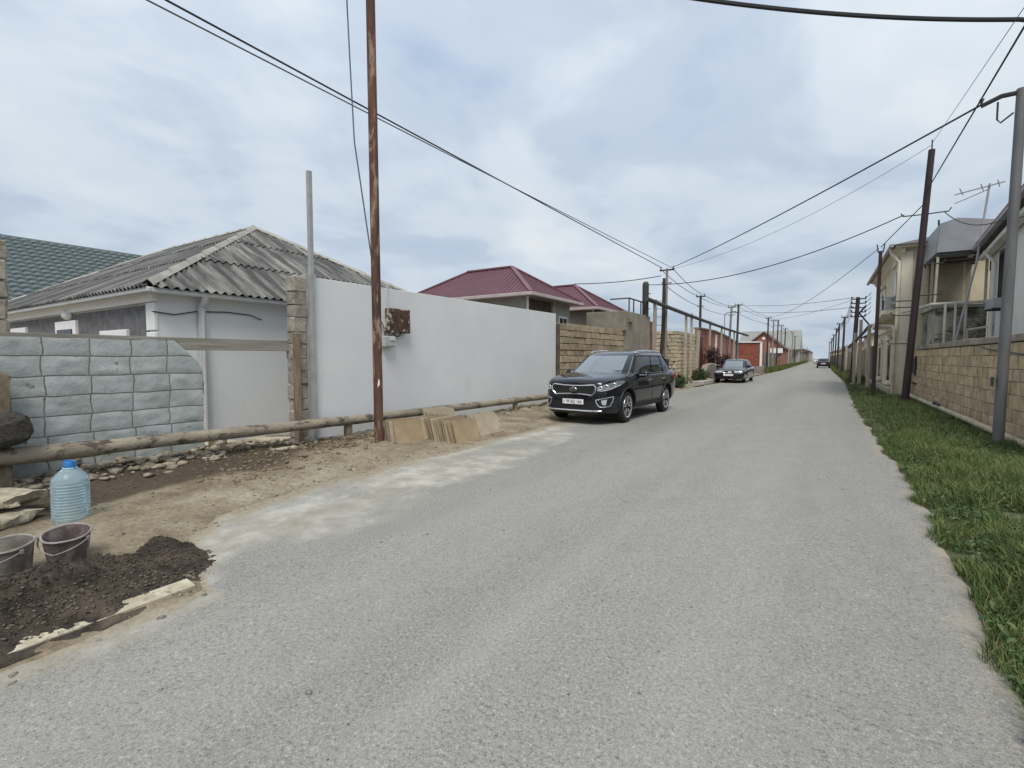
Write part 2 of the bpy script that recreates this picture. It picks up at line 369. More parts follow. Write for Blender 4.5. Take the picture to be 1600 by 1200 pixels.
# ------------------------------------------------------------------ stones / rubble scatter
def stones(n, posf, smin, smax, seed, flat=.6):
    r = random.Random(seed); b = bmesh.new(); bmesh.ops.create_icosphere(b, subdivisions=1, radius=1)
    base = np.array([v.co[:] for v in b.verts]); F = np.array([[v.index for v in f.verts] for f in b.faces]); b.free()
    VV = []; FF = []
    for i in range(n):
        x, y, z = posf(r); s = smin + (smax - smin) * r.random() ** 3
        v = base * (1 + .35 * np.array([r.uniform(-1, 1) for _ in base])[:, None])
        v = v * np.array([s * r.uniform(.7, 1.4), s * r.uniform(.7, 1.4), s * flat * r.uniform(.6, 1.2)])
        t = r.uniform(0, 6.28); c, q = math.cos(t), math.sin(t)
        v = np.stack([v[:, 0] * c - v[:, 1] * q + x, v[:, 0] * q + v[:, 1] * c + y, v[:, 2] + z + s * .2], 1)
        FF.append(F + len(VV) * len(base)); VV.append(v)
    return np.concatenate(VV), np.concatenate(FF)
m_rub = mat('rubble_stone', (.40, .35, .27), (.20, .165, .12), 9, .95, bump=.5)
m_peb = mat('pebble', (.27, .25, .21), (.12, .105, .085), 14, .95, bump=.3)
m_grv = mat('heap_gravel', (.15, .13, .10), (.065, .056, .042), 14, .95, bump=.3)
m_clod = mat('soil_clod', (.085, .068, .05), (.03, .023, .017), 12, .97, bump=.6, bscale=60)
def pr(r):
    y = r.uniform(.6, 5.0); x = -7.22 + r.gauss(0, .13) if y < 3.6 else -7.7 + r.gauss(0, .35); return x, y, verge_z(x, y)
v, f = stones(900, pr, .012, .075, 1); fast('rubble', v, f, m_rub, label='broken pale stone rubble strewn under the round rail', cat='rubble', kind='stuff')
def pp(r):
    y = r.uniform(.3, 14); e = ledge(y); x = e - r.expovariate(1.1) + .25
    x = max(x, -7.3); return x, y, max(verge_z(x, y), .0)
v, f = stones(1700, pp, .004, .02, 2); fast('pebbles', v, f, m_peb, label='small loose pebbles scattered over the bare dirt verge', cat='pebbles', kind='stuff')
def p3(r):
    y = 8 * r.random() ** 1.6 + .6; x = r.uniform(-3.4, .9); return x, y, .003
def pc(r):
    k = r.random()
    if k < .55: x = r.gauss(-6.75, .30); y = r.gauss(5.6, .8)
    elif k < .8: x = r.gauss(-7.0, .2); y = r.uniform(6.5, 13.5)
    else: x = r.gauss(-6.3, .45); y = r.gauss(3.7, .5)
    return x, y, verge_z(x, y)
v, f = stones(1500, pc, .006, .042, 8, .75); fast('dirt_clods', v, f, mat('dry_clod', (.24, .19, .13), (.12, .093, .062), 9, .97, bump=.5), label='lumpy brown clods of dug soil around the rusty pole base', cat='soil clods', kind='stuff')
v, f = stones(260, p3, .003, .012, 3); fast('road_grit', v, f, mat('grit', (.30, .29, .26), (.05, .048, .042), 5, .9, bump=0), label='tiny loose grit lying on the grey asphalt', cat='grit', kind='stuff')
# soil heap beside the board
def heap_z(x, y):
    # ridge line running parallel to the road edge; falls off to the board and to the bucket side
    u = (x + 3.95) / .52; w = (y - .60) / 1.0
    h = .25 * math.exp(-u * u * 1.4) * math.exp(-max(0, abs(w)) ** 3 * 1.2)
    h += .10 * math.exp(-(((x + 4.25) + .6 * (y - 1.65)) / .34) ** 2 - ((y - 1.68) / .13) ** 2) + .05 * math.exp(-((x + 4.75) / .14) ** 2 - ((y - 1.55) / .12) ** 2)
    if h > .01: h *= 1 + .30 * fbm(x, y, 4.5, 4) + .12 * fbm(x, y, 17, 3)
    return h - .03 + .012 * fbm(x, y, 24, 2) * min(1, h * 8)
m_heap = mat('heap_soil', (.105, .080, .060), (.028, .021, .016), 4.5, .97, bump=1., bscale=45, spots=(.17, .135, .10), spos=(.56, .72), sscale=3.2, bdist=.03)
patch('soil_heap', -5.2, -3.3, -1.0, 2.2, .022, heap_z, m_heap, label='dark loose soil heap tipped beside the two buckets', cat='soil heap', kind='stuff')
def ph(r):
    while True:
        x = r.gauss(-3.95, .36); y = r.uniform(-.8, 1.9); h = heap_z(x, y)
        if h > -.012 and x < -3.42: return x, y, h
v, f = stones(8000, ph, .003, .0115, 4, .8); fast('soil_clods', v, f, m_clod, label='dark crumbs and clods covering the soil heap', cat='soil clods', kind='stuff')
def pg(r):
    y = r.uniform(-.3, 1.6); x = -3.62 + r.gauss(0, .08); return x, y, max(heap_z(x, y), .0)
v, f = stones(1500, pg, .003, .012, 5, .8); fast('gravel', v, f, m_grv, label='grey gravel spilled between soil heap and pale board', cat='gravel', kind='stuff')

# plaster-splashed board along the road edge
m_board = mat('splashed_board', (.52, .47, .36), (.36, .31, .22), 8, .9, spots=(.23, .20, .16), spos=(.55, .62), sscale=7)
bo = MB()
def bl(u, v):
    x0, y0, x1, y1 = -3.40, 1.50, -3.39, .62
    x = x0 + (x1 - x0) * u; y = y0 + (y1 - y0) * u; return (x - .115 * v + .006 * fbm(u * 5, v, 3, 2), y + .01 * fbm(v * 3, u, 2, 2), .022 + .016 * v)
bo.grid(bl, 16, 3); n = len(bo.v); bo.add([(x, y, z - .02) for x, y, z in bo.v], [tuple(reversed(q)) for q in bo.f])
# sides
def ring(nu, nv): return [i for i in range(nu + 1)] + [(j + 1) * (nu + 1) - 1 for j in range(1, nv + 1)] + [nv * (nu + 1) + i for i in range(nu - 1, -1, -1)] + [j * (nu + 1) for j in range(nv - 1, 0, -1)]
rg = ring(16, 3); bo.f += [(rg[i], rg[(i + 1) % len(rg)], rg[(i + 1) % len(rg)] + n, rg[i] + n) for i in range(len(rg))]
bo.build('mortar_board', m_board, label='pale plaster-splashed board lying along the edge of the soil heap', cat='board')
m_form = mat('buried_board', (.42, .38, .30), (.25, .22, .17), 6, .95, spots=(.15, .12, .09), spos=(.5, .62), sscale=6)
MB().hexa([(-3.36, .58, .0), (-3.25, .56, .0), (-3.19, -.6, .0), (-3.30, -.6, .0), (-3.36, .58, .02), (-3.25, .56, .018), (-3.19, -.6, .02), (-3.30, -.6, .026)]).build('kerb_board', m_form, bevel=.004, label='dusty half-buried plank between asphalt and soil heap', cat='plank')

# ------------------------------------------------------------------ buckets and bottle
def bucket(c, label, m, mi, tilt, fillz, mfill):
    t = thing('bucket', label, 'bucket', c, 0, 'mortar buckets beside the soil heap', world=False)
    t.rotation_euler = (tilt[0], tilt[1], tilt[2])
    BH = .225
    def dent(th, z): return 1 + .05 * math.sin(2 * th + c[0] * 9) * (z / .27) + .02 * math.sin(5 * th + c[1])
    def wall(r0, r1, inner=False):
        def f(u, v):
            th = u * 2 * math.pi; z = BH * v; r = (r0 + (r1 - r0) * v) * dent(th, z); return (r * math.cos(th), r * math.sin(th), z + .003)
        return f
    w = MB().grid(wall(.105, .137), 36, 6); k = len(w.v)
    w.grid(wall(.100, .131), 36, 6)
    top = [(6 * 37 + i, 6 * 37 + i + 1, k + 6 * 37 + i + 1, k + 6 * 37 + i) for i in range(36)]; w.f += top
    w.build('shell', m, t, True)
    MB().grid(lambda u, v: ((.0001 + .104 * v) * math.cos(u * 6.2832), (.0001 + .104 * v) * math.sin(u * 6.2832), .006), 24, 1).build('base', m, t)
    MB().tube([(.138 * dent(a, .225) * math.cos(a), .138 * dent(a, .225) * math.sin(a), .227) for a in np.linspace(0, 6.2832, 33)], .0075, 6).build('rim', mi, t, True)
    def fl(u, v):
        th = u * 6.2832; r = (.102 + .033 * fillz / BH) * .95 * v; x, y = r * math.cos(th), r * math.sin(th)
        return (x, y, fillz + .02 * fbm(x + c[0], y, 16, 3) + .012 * v)
    MB().grid(fl, 24, 6).build('mortar_residue', mfill, t, True)
    # bail handle hanging down across the outside front
    a0 = .62 if c[1] > 1.1 else .55
    pts = []
    for s in np.linspace(-1, 1, 17):
        an = -.95 + s * 1.35; rr = .146 + .008 * (1 - s * s); pts.append((rr * math.cos(an), rr * math.sin(an), .205 - .065 * (1 - abs(s)) ** 1.0))
    MB().tube(pts, .005, 6).build('handle', mi, t, True)
    for s in (0, -1): MB().cyl(Vector(pts[s]) - Vector((.0, 0, .012)), Vector(pts[s]) + Vector((0, 0, .012)), .012, n=8).build('handle_lug', mi, t)
    return t
m_bk1 = mat('bucket_mauve', (.20, .145, .145), (.10, .075, .072), 7, .8, spots=(.33, .30, .27), spos=(.50, .66), sscale=8, coord='o')
m_bk2 = mat('bucket_grey', (.24, .22, .19), (.14, .125, .105), 7, .85, spots=(.34, .32, .28), spos=(.52, .66), sscale=8, coord='o')
m_rim = mat('bucket_rim', (.36, .32, .29), (.22, .19, .17), 10, .7, coord='o', bump=.1)
m_fill = mat('bucket_residue', (.085, .060, .055), (.04, .028, .025), 9, .9, coord='o')
m_fill2 = mat('bucket_mortar', (.15, .135, .11), (.08, .07, .055), 9, .95, coord='o')
bucket((-4.52, 1.17, .035), 'mauve stained mortar bucket with dark inside next to blue bottle', m_bk1, m_rim, (.08, .14, .2), .05, m_fill)
bucket((-4.56, .88, .035), 'grey cement-caked bucket half full of mortar beside soil heap', m_bk2, m_rim, (.05, .10, -.1), .15, m_fill2)

bt = thing('water_bottle', 'big clear blue ribbed water bottle with blue cap behind the buckets', 'bottle', (-5.66, 1.50, .015), world=False)
bt.rotation_euler = (0, .03, .3); bt.scale = (.80, .80, 1)
prof = [(.0, .0), (.12, .0), (.155, .012), (.165, .04)]
z = .05
for k in range(12):
    prof += [(.165, z), (.168, z + .008), (.168, z + .018), (.160, z + .026)]; z += .0265
prof += [(.166, z + .004), (.166, z + .022), (.160, z + .045), (.125, z + .085), (.075, z + .125), (.052, z + .135), (.05, z + .165)]
ztop = z + .165
def pet():
    m, N, L, B = new_mat('bottle_plastic')
    B.inputs['Base Color'].default_value = (.66, .84, .92, 1); B.inputs['Roughness'].default_value = .10; B.inputs['Transmission Weight'].default_value = .72; B.inputs['IOR'].default_value = 1.2
    return m
MB().lathe(prof, n=40).build('bottle_body', pet(), bt, True)
m_cap = plain('bottle_cap_blue', (.03, .16, .42), .4)
MB().lathe([(0, ztop + .03), (.05, ztop + .03), (.056, ztop + .022), (.058, ztop - .018), (.052, ztop - .02)], n=28).build('cap', m_cap, bt, True)
MB().tube([(.062 * math.cos(a), .062 * math.sin(a), ztop - .028) for a in np.linspace(0, 6.283, 25)], .006, 6).build('neck_ring', plain('bottle_ring', (.35, .6, .75), .3), bt, True)
MB().tube([(-.058, 0, ztop - .028), (-.09, 0, ztop - .01), (-.088, 0, ztop + .03), (-.05, 0, ztop + .036), (.05, 0, ztop + .036), (.088, 0, ztop + .03), (.09, 0, ztop - .01), (.058, 0, ztop - .028)], .006, 6).build('carry_handle', m_cap, bt, True)

# broken slab pieces lying about
m_slabpale = mat('pale_limestone_slab', (.56, .50, .38), (.42, .365, .27), 4, .92, bump=.4, bscale=50, spots=(.28, .23, .16), spos=(.60, .72), sscale=5, coord='o', rnd=.1)
def shard(name, pts, z0, th, label, cat, tilt=0., m=None, group=None):
    cxx = sum(p[0] for p in pts) / len(pts); cyy = sum(p[1] for p in pts) / len(pts)
    b = MB(); base = []
    for i in range(len(pts)):      # subdivide and roughen the outline
        p, q = Vector((*pts[i], 0)), Vector((*pts[(i + 1) % len(pts)], 0))
        for k in range(4):
            a = p.lerp(q, k / 4); a += Vector((noise.noise(a * 9), noise.noise(a * 9 + Vector((5, 5, 5))), 0)) * .02; base.append((a.x - cxx, a.y - cyy, 0))
    b.prism(base, (0, 0, th)); o = b.build(name, m or m_slabpale, None, bevel=.004, label=label, cat=cat, group=group)
    o.location = (cxx, cyy, z0); o.rotation_euler = (tilt, tilt * .6, 0); return o
def rock_slab(loc, sc, rot, label, seed):
    b = bmesh.new(); bmesh.ops.create_cube(b, size=1); bmesh.ops.subdivide_edges(b, edges=b.edges, cuts=7, use_grid_fill=True)
    for v_ in b.verts:
        q = Vector((v_.co.x * 2.6, v_.co.y * 1.3, v_.co.z * .6 + seed * 5)); e = max(abs(v_.co.x), abs(v_.co.y)) * 2
        v_.co += Vector((noise.noise(q * 2) * .12, noise.noise(q * 2 + Vector((9, 0, 0))) * .16, (noise.noise(q * 1.6 + Vector((0, 9, 0))) + .5 * noise.noise(q * 5)) * .42 - .12 * (e > .9) * math.copysign(1, v_.co.z)))
    me = bpy.data.meshes.new('rock_slab'); b.to_mesh(me); b.free(); me.materials.append(m_rsl)
    o = bpy.data.objects.new('broken_slab', me); COL.objects.link(o); o.location = loc; o.scale = sc; o.rotation_euler = rot; return tag(o, label, 'stone slab')
m_rsl = mat('cream_rock', (.44, .39, .29), (.24, .205, .145), 9, .95, bump=.7, bscale=45, bdist=.02)
shard('broken_slab', [(-7.62, 3.55), (-6.85, 4.35), (-6.98, 4.62), (-7.75, 3.85)], .06, .035, 'long pale slab lying in the dirt below the wall pillar', 'stone slab', .03)
shard('broken_slab', [(-8.2, 4.45), (-7.6, 4.75), (-7.75, 5.1), (-8.3, 4.75)], .09, .035, 'flat pale slab lying on rubble by the white house wall', 'stone slab', -.03)
shard('broken_slab', [(-8.5, 3.6), (-7.95, 4.0), (-8.1, 4.3), (-8.7, 3.85)], .10, .03, 'thin pale slab piece on the rubble beneath the round rail', 'stone slab', .05)
shard('broken_slab', [(-8.4, 3.2), (-8.0, 3.5), (-8.15, 3.75), (-8.5, 3.5)], .12, .05, 'chunky tan slab fragment tilted on the rubble near the slab wall end', 'stone slab', -.12)
rock_slab((-6.52, 1.10, .19), (.95, .36, .10), (.06, -.05, .5), 'thick cream slab tilted on broken stone left of the blue bottle', 1)
rock_slab((-6.25, .98, .08), (.85, .42, .11), (-.04, .03, .62), 'lower cream slab under the thick tilted one beside the bottle', 2)
tb = MB(); r0 = chamfer_box(mat('tan_block', (.42, .29, .17), (.32, .22, .13), 6, .95, coord='o'), 5, .05, .03, 'block')
o = bpy.data.objects.new('limestone_block', r0); COL.objects.link(o); o.location = (-8.05, 3.95, .17); o.scale = (.18, .2, .17); o.rotation_euler = (.1, .05, .5)
tag(o, 'small orange-tan stone block standing upright in the rubble', 'stone block')
m_dk = mat('dark_stone', (.11, .10, .085), (.045, .04, .034), 9, .97, bump=.9, bscale=30, bdist=.03, coord='o')
b = bmesh.new(); bmesh.ops.create_icosphere(b, subdivisions=3, radius=1)
for v_ in b.verts:
    c = v_.co; p = [abs(c.x) ** .55 * math.copysign(1, c.x), abs(c.y) ** .55 * math.copysign(1, c.y), abs(c.z) ** .6 * math.copysign(1, c.z)]
    k = 1 + .12 * noise.fractal(c * 2.5, 1, 2, 3); v_.co = Vector(p) * k
me = bpy.data.meshes.new('boulder'); b.to_mesh(me); b.free(); me.materials.append(m_dk)
o = bpy.data.objects.new('dark_boulder', me); COL.objects.link(o); o.location = (-7.02, 1.28, .735); o.scale = (.14, .30, .17); o.rotation_euler = (.22, 0, 0)
tag(o, 'rough dark stone resting on top of the round rail', 'stone')
b = bmesh.new(); bmesh.ops.create_cube(b, size=1); bmesh.ops.subdivide_edges(b, edges=b.edges, cuts=5, use_grid_fill=True)
for v_ in b.verts: v_.co += Vector([noise.noise(v_.co * 3.3 + Vector((k * 7, 0, 0))) * .09 for k in range(3)])
me = bpy.data.meshes.new('stone_stump'); b.to_mesh(me); b.free(); me.materials.append(mat('stump_stone', (.20, .165, .115), (.10, .08, .055), 6, .97, bump=.8, bscale=25, coord='o'))
o = bpy.data.objects.new('stone_stump', me); COL.objects.link(o); o.location = (-7.22, 1.12, .66); o.scale = (.26, .62, 1.32)
tag(o, 'crumbling tan stone stump in front of the grey slab wall', 'stone post')
# ------------------------------------------------------------------ left: white wall, pillar, posts
m_white = mat('white_render', (.69, .70, .695), (.645, .655, .655), .9, .9, bump=.12, bscale=60, spots=(.60, .59, .565), spos=(.58, .85), sscale=1.1, ssc=(1, 1, .5))
ww = thing('white_wall', 'tall smooth white rendered boundary wall beside the parked car', 'wall', (-7.45, 9.7, 0))
def top(y): return 2.87 + .06 * (y - 5.2) / 9
w = MB(); ysg = np.linspace(5.2, 14.2, 37)
for i in range(36):
    a, b_ = ysg[i], ysg[i + 1]
    w.hexa([(-7.55, a, -.1), (-7.35, a, -.1), (-7.35, b_, -.1), (-7.55, b_, -.1), (-7.55, a, top(a)), (-7.35, a, top(a)), (-7.35, b_, top(b_)), (-7.55, b_, top(b_))])
w = MB(); w.prism([(-7.35, 5.2, -.1), (-7.35, 14.2, -.1), (-7.35, 14.2, top(14.2)), (-7.35, 5.2, top(5.2))], (-.2, 0, 0)); w.build('wall', m_white, ww, bevel=.008)
m_grime = mat('wall_base_grime', (.42, .40, .36), (.30, .28, .25), 3, .95)
w = MB(); ysg = np.linspace(5.25, 14.15, 90); lo = [(-7.342, y, -.08) for y in ysg]; hi = [(-7.342, y, .10 + .07 * fbm(y, 0, 1.8, 4) + .03 * fbm(y, 4, 9, 2)) for y in ysg]
w.add(lo + hi, [(i, i + 1, 90 + i + 1, 90 + i) for i in range(89)]); w.build('splash_stain', m_grime, ww)
# stone pillar at its near end
m_pst = mat('pillar_stone', (.36, .325, .27), (.22, .195, .16), 7, .95, bump=.8, bscale=30, bdist=.02, spots=(.42, .38, .31), spos=(.55, .68), sscale=6, rnd=.18)
pil = thing('stone_pillar', 'rough weathered block pillar ending the white wall', 'pillar', (-7.42, 4.95, 0))
for k, (za, zb) in enumerate(rows_of(-.05, 2.84, 13, .15)):
    ob = bpy.data.objects.new('block', chamfer_box(m_pst, k, .06, .035)); link(ob, pil)
    ob.location = (-7.42 + random.uniform(-.012, .012), 4.955 + random.uniform(-.012, .012), (za + zb) / 2); ob.scale = (.22, .23, zb - za - .004); ob.rotation_euler = (0, 0, random.uniform(-.04, .04))
m_conc = mat('bare_concrete', (.40, .385, .35), (.29, .275, .245), 3, .9, bump=.4, bscale=45, spots=(.20, .18, .155), spos=(.60, .72), sscale=5)
MB().box(-7.545, -7.325, 5.065, 5.195, -.1, 2.9).build('concrete_edge', m_conc, pil, bevel=.006)
MB().bar((-7.30, 4.86, 0), (-7.30, 4.86, 1.9), .07, .12).build('timber_batten', mat('batten', (.26, .205, .145), (.13, .10, .07), 5, .9, sc=(6, 6, .6), bump=.5), pil, bevel=.004)
m_galv = mat('grey_painted_steel', (.36, .37, .37), (.29, .30, .30), 5, .55, bump=.1)
MB().box(-7.325, -7.255, 5.12, 5.19, .02, 4.6).build('slim_post', m_galv, None, bevel=.004, label='slim tall pale steel post standing against the wall pillar', cat='post')
# flat timber beam across the gap
m_beam = mat('weathered_beam', (.30, .28, .245), (.20, .185, .155), 3, .9, sc=(3, .4, 6), bump=.5, bscale=30, spots=(.14, .12, .10), spos=(.62, .7), sscale=5)
MB().hexa([(-7.52, -.5, 1.60), (-7.46, -.5, 1.60), (-7.46, 5.05, 1.61), (-7.52, 5.05, 1.61), (-7.52, -.5, 1.78), (-7.46, -.5, 1.78), (-7.46, 5.05, 1.78), (-7.52, 5.05, 1.78)]).build('timber_beam', m_beam, None, bevel=.004, label='long flat grey timber beam bridging to the wall pillar', cat='beam')
MB().cyl((-7.43, 5.02, 1.74), (-7.37, 5.02, 1.82), .04, n=12).build('pipe_stub', plain('white_plastic', (.7, .7, .68), .4), None, True, label='small white plastic pipe stub at the beam end on the pillar', cat='pipe stub')
# block pillar at the far left
pl2 = thing('stone_pillar', 'stacked tan stone pillar with rounded cap behind the grey slab wall', 'pillar', (-7.62, 1.38, 0))
for k, (za, zb) in enumerate(rows_of(-.05, 2.78, 13, .1)):
    ob = bpy.data.objects.new('block', chamfer_box(m_pst, 40 + k, .06, .035)); link(ob, pl2)
    ob.location = (-7.66, 1.38 + random.uniform(-.012, .012), (za + zb) / 2); ob.scale = (.26, .38, zb - za - .012); ob.rotation_euler = (0, 0, random.uniform(-.03, .03))
MB().lathe([(.0, .16), (.08, .155), (.15, .12), (.18, .06), (.18, 0)], (-7.66, 1.38, 2.78), 20).build('cap', m_conc, pl2, True)
# grey slab wall, broken at its upper corner
m_gsl = mat('grey_slab', (.40, .43, .42), (.30, .325, .315), 3.5, .8, bump=.4, bscale=14, bdist=.03, spots=(.11, .105, .09), spos=(.66, .71), sscale=7, rnd=.08)
gw = thing('slab_wall', 'grey painted block panel wall with broken corner and dark joints', 'wall', (-7.42, 2.2, 0))
cols = [-.4, .05, .5, .95, 1.37, 1.78, 2.20, 2.62, 3.03, 3.46]; rws = [.0, .16, .385, .61, .835, 1.06, 1.29, 1.52, 1.735]
edge = [(3.46, 0), (3.46, .7), (3.48, 1.05), (3.47, 1.33), (3.38, 1.47), (3.26, 1.60), (3.12, 1.72), (3.08, 1.8)]
def ylim(z): return float(np.interp(z, [e[1] for e in edge], [e[0] for e in edge])) + .012 * fbm(z, 3, 12, 2)
for ri in range(8):
    for ci in range(9):
        y0, y1, z0, z1 = cols[ci], cols[ci + 1], rws[ri], rws[ri + 1]
        sh = .012 * (ri % 3 - 1); y0 += sh if ci else 0; y1 += sh if ci < 8 else 0
        if ylim((z0 + z1) / 2) < y0 + .03: continue
        b = MB(); g_ = .007
        def fr(u, v, d=0.):
            z = z0 + g_ + (z1 - z0 - 2 * g_) * v; yy = min(y1 - g_, ylim(z) - .004); y = y0 + g_ + (yy - y0 - g_) * u
            e = min(u, 1 - u, v, 1 - v); x = -7.40 + .005 * min(1, e * 9) + .012 * fbm(y * 1.3 + ci, z * 2 + ri, 4, 3) * min(1, e * 4)
            fy0, fy1 = (.018 * fbm(z * 3, (ci + q_) * 1.7, 2, 2) for q_ in (0, 1)); fz0, fz1 = (.016 * fbm(y * 1.5, (ri + q_) * 1.3, 2, 2) for q_ in (0, 1))
            return (x + d, y + fy0 + (fy1 - fy0) * u, z + fz0 + (fz1 - fz0) * v)
        b.grid(fr, 9, 6); k = len(b.v); b.add([(-7.43, p[1], p[2]) for p in b.v], [tuple(reversed(q)) for q in b.f])
        rg = ring(9, 6); b.f += [(rg[i], rg[(i + 1) % len(rg)], rg[(i + 1) % len(rg)] + k, rg[i] + k) for i in range(len(rg))]
        b.build('slab', m_gsl, gw, True)
zs = np.linspace(0, 1.735, 30); poly = [(-7.403, -.4, 0)] + [(-7.403, ylim(z) - .012, z) for z in zs] + [(-7.403, -.4, 1.73)]
MB().prism(poly, (-.06, 0, 0)).build('mortar_core', mat('dark_mortar', (.21, .205, .19), (.14, .135, .125), 9, .97), gw)
# round rail: old pipe with flaking paint on short posts
m_rail = mat('flaking_pipe', (.33, .285, .215), (.22, .185, .14), 4, .85, sc=(1, .35, 1), bump=.7, bscale=28, bdist=.02, spots=(.085, .068, .055), spos=(.52, .60), sscale=7, ssc=(1, .5, 1))
rl = thing('pipe_rail', 'long round rusty rail with flaking paint on short posts', 'rail', (-7.12, 6, 0))
pts = []; 
for y in np.linspace(-1.5, 13.6, 60): pts.append((-7.08 + .008 * fbm(y, 2, .8, 2), y, float(np.interp(y, [-1.5, 1.35, 5.7, 11.8, 13.6], [.50, .475, .385, .325, .31])) + .012 * fbm(y, 0, .7, 2)))
MB().tube(pts, [.082 + .006 * fbm(p[1], 8, 3, 3) + .012 * (p[1] < 2.2) for p in pts], 14).build('rail', m_rail, rl, True)
m_rpost = mat('rail_post', (.34, .28, .21), (.20, .16, .115), 6, .9, sc=(1, 1, .5), bump=.5, spots=(.12, .085, .06), spos=(.55, .66), sscale=8)
for y, z in ((5.70, .31), (11.3, .25), (.4, .4)): MB().bar((-7.1, y, -.08), (-7.1, y, z + .02), .11, .11).build('post', m_rpost, rl, bevel=.01)
# rusty pole
m_rust = mat('rusty_pole', (.125, .060, .042), (.065, .034, .026), 2.2, .8, sc=(3, 3, .5), bump=.4, bscale=45, spots=(.30, .215, .15), spos=(.52, .60), sscale=3.5, ssc=(2.5, 2.5, .5))
rp = thing('utility_pole', 'tall rusty brown steel pole with flaking paint before the white wall', 'pole', (-6.33, 5.72, 0), group=None)
MB().cyl((-6.33, 5.72, -.1), (-6.39, 5.72, 8.6), .078, .072, 20, True).build('shaft', m_rust, rp, True)
MB().grid(lambda u, v: (-6.338 + .0795 * math.cos(-.8 + u * .45), 5.72 + .0795 * math.sin(-.8 + u * .45), 1.0 + .05 * u + (.05 + .07 * math.sin(u * 3.1)) * v), 6, 4).build('paint_patch', plain('white_flake', (.7, .7, .68), .8), rp, True)
MB().bar((-6.9, 5.72, 8.2), (-5.8, 5.72, 8.2), .07).build('crossarm', m_rust, rp)

# meter box and gas meter on the white wall
m_rbox = mat('rusted_box', (.13, .085, .065), (.045, .028, .022), 9, .85, metal=.1, bump=.5, spots=(.47, .42, .36), spos=(.52, .57), sscale=7)
mb = thing('meter_cabinet', 'rust-eaten square steel cabinet hanging on the white wall', 'cabinet', (-7.25, 7.1, 2.0))
MB().box(-7.35, -7.19, 6.84, 7.38, 2.0, 2.48).build('case', m_rbox, mb, bevel=.01)
MB().box(-7.19, -7.18, 6.93, 7.36, 2.02, 2.46).build('door', mat('rusted_door', (.12, .065, .045), (.055, .03, .022), 10, .85, bump=.5, spots=(.40, .35, .30), spos=(.60, .64), sscale=8), mb, bevel=.004)
MB().box(-7.188, -7.165, 7.30, 7.33, 2.2, 2.28).build('latch', m_rbox, mb)
mt = thing('gas_meter', 'small pale gas meter with pipes below the rusty cabinet', 'meter', (-7.25, 6.81, 1.7))
m_mg = mat('meter_grey', (.46, .47, .45), (.36, .37, .35), 12, .5, bump=.1)
MB().box(-7.345, -7.20, 6.70, 6.98, 1.71, 1.93).build('case', m_mg, mt, bevel=.025)
MB().box(-7.20, -7.185, 6.82, 6.96, 1.84, 1.92).build('dial', plain('meter_dial', (.6, .6, .58), .3), mt, bevel=.006)
MB().box(-7.20, -7.192, 6.71, 6.97, 1.735, 1.80).build('seam', m_mg, mt)
for y in (6.76, 6.9): MB().tube([(-7.27, y, 1.92), (-7.27, y, 2.02), (-7.3, y + .02, 2.1)], .017, 8).build('pipe', m_rbox, mt, True)
MB().tube([(-7.34, 6.55, 2.35), (-7.31, 6.66, 2.25), (-7.3, 6.74, 2.15), (-7.28, 6.76, 2.05)], .012, 6).build('cable', plain('wire_grey', (.2, .2, .2), .6), mt, True)
MB().tube([(-7.33, 6.5, 2.2), (-7.3, 6.6, 2.22), (-7.29, 6.7, 2.2), (-7.27, 6.78, 2.03)], .009, 6).build('cable', MATS['wire_grey'], mt, True)
MB().tube([(-7.28, 6.98, 1.98), (-7.25, 7.06, 1.92), (-7.26, 7.15, 1.95), (-7.28, 7.2, 2.02)], .014, 6).build('cable', m_rbox, mt, True)
MB().tube([(-7.335, 6.9, 2.95), (-7.338, 6.88, 2.7), (-7.337, 6.89, 2.48)], .01, 6).build('conduit', plain('conduit_grey', (.6, .6, .6), .6), None, True, label='thin pale conduit running up the white wall above the cabinet', cat='conduit')

# ------------------------------------------------------------------ leaning stone slabs
m_sl = mat('sandstone_slab', (.36, .275, .175), (.275, .205, .125), 3.5, .93, bump=.35, bscale=60, spots=(.20, .15, .10), spos=(.62, .75), sscale=2.2, ssc=(1, 2, .6), coord='o', rnd=.13)
m_sl2 = mat('sandstone_slab_pale', (.46, .395, .29), (.36, .30, .21), 3.5, .93, bump=.35, bscale=60, spots=(.27, .22, .15), spos=(.64, .75), sscale=2, coord='o', rnd=.1)
def slab_mesh(l, h, th, seed, m):
    r = random.Random(seed); b = MB(); nb = 7
    o_ = [(-l / 2, 0), (l / 2, 0), (l / 2 + r.uniform(-.02, .02), h + r.uniform(-.02, .01)), (-l / 2 + r.uniform(-.02, .02), h + r.uniform(-.02, .01))]
    if r.random() < .3: o_ = o_[:2] + [(l / 2, h * .82), (l / 2 - l * .12, h)] + o_[3:]
    poly = []
    for i in range(len(o_)):
        p, q = o_[i], o_[(i + 1) % len(o_)]
        for k in range(nb): 
            t = k / nb; poly.append((0, p[0] + (q[0] - p[0]) * t + r.uniform(-.004, .004), p[1] + (q[1] - p[1]) * t + r.uniform(-.004, .004)))
    b.prism(poly, (-th, 0, 0)); return b.mesh('stone_slab', m)
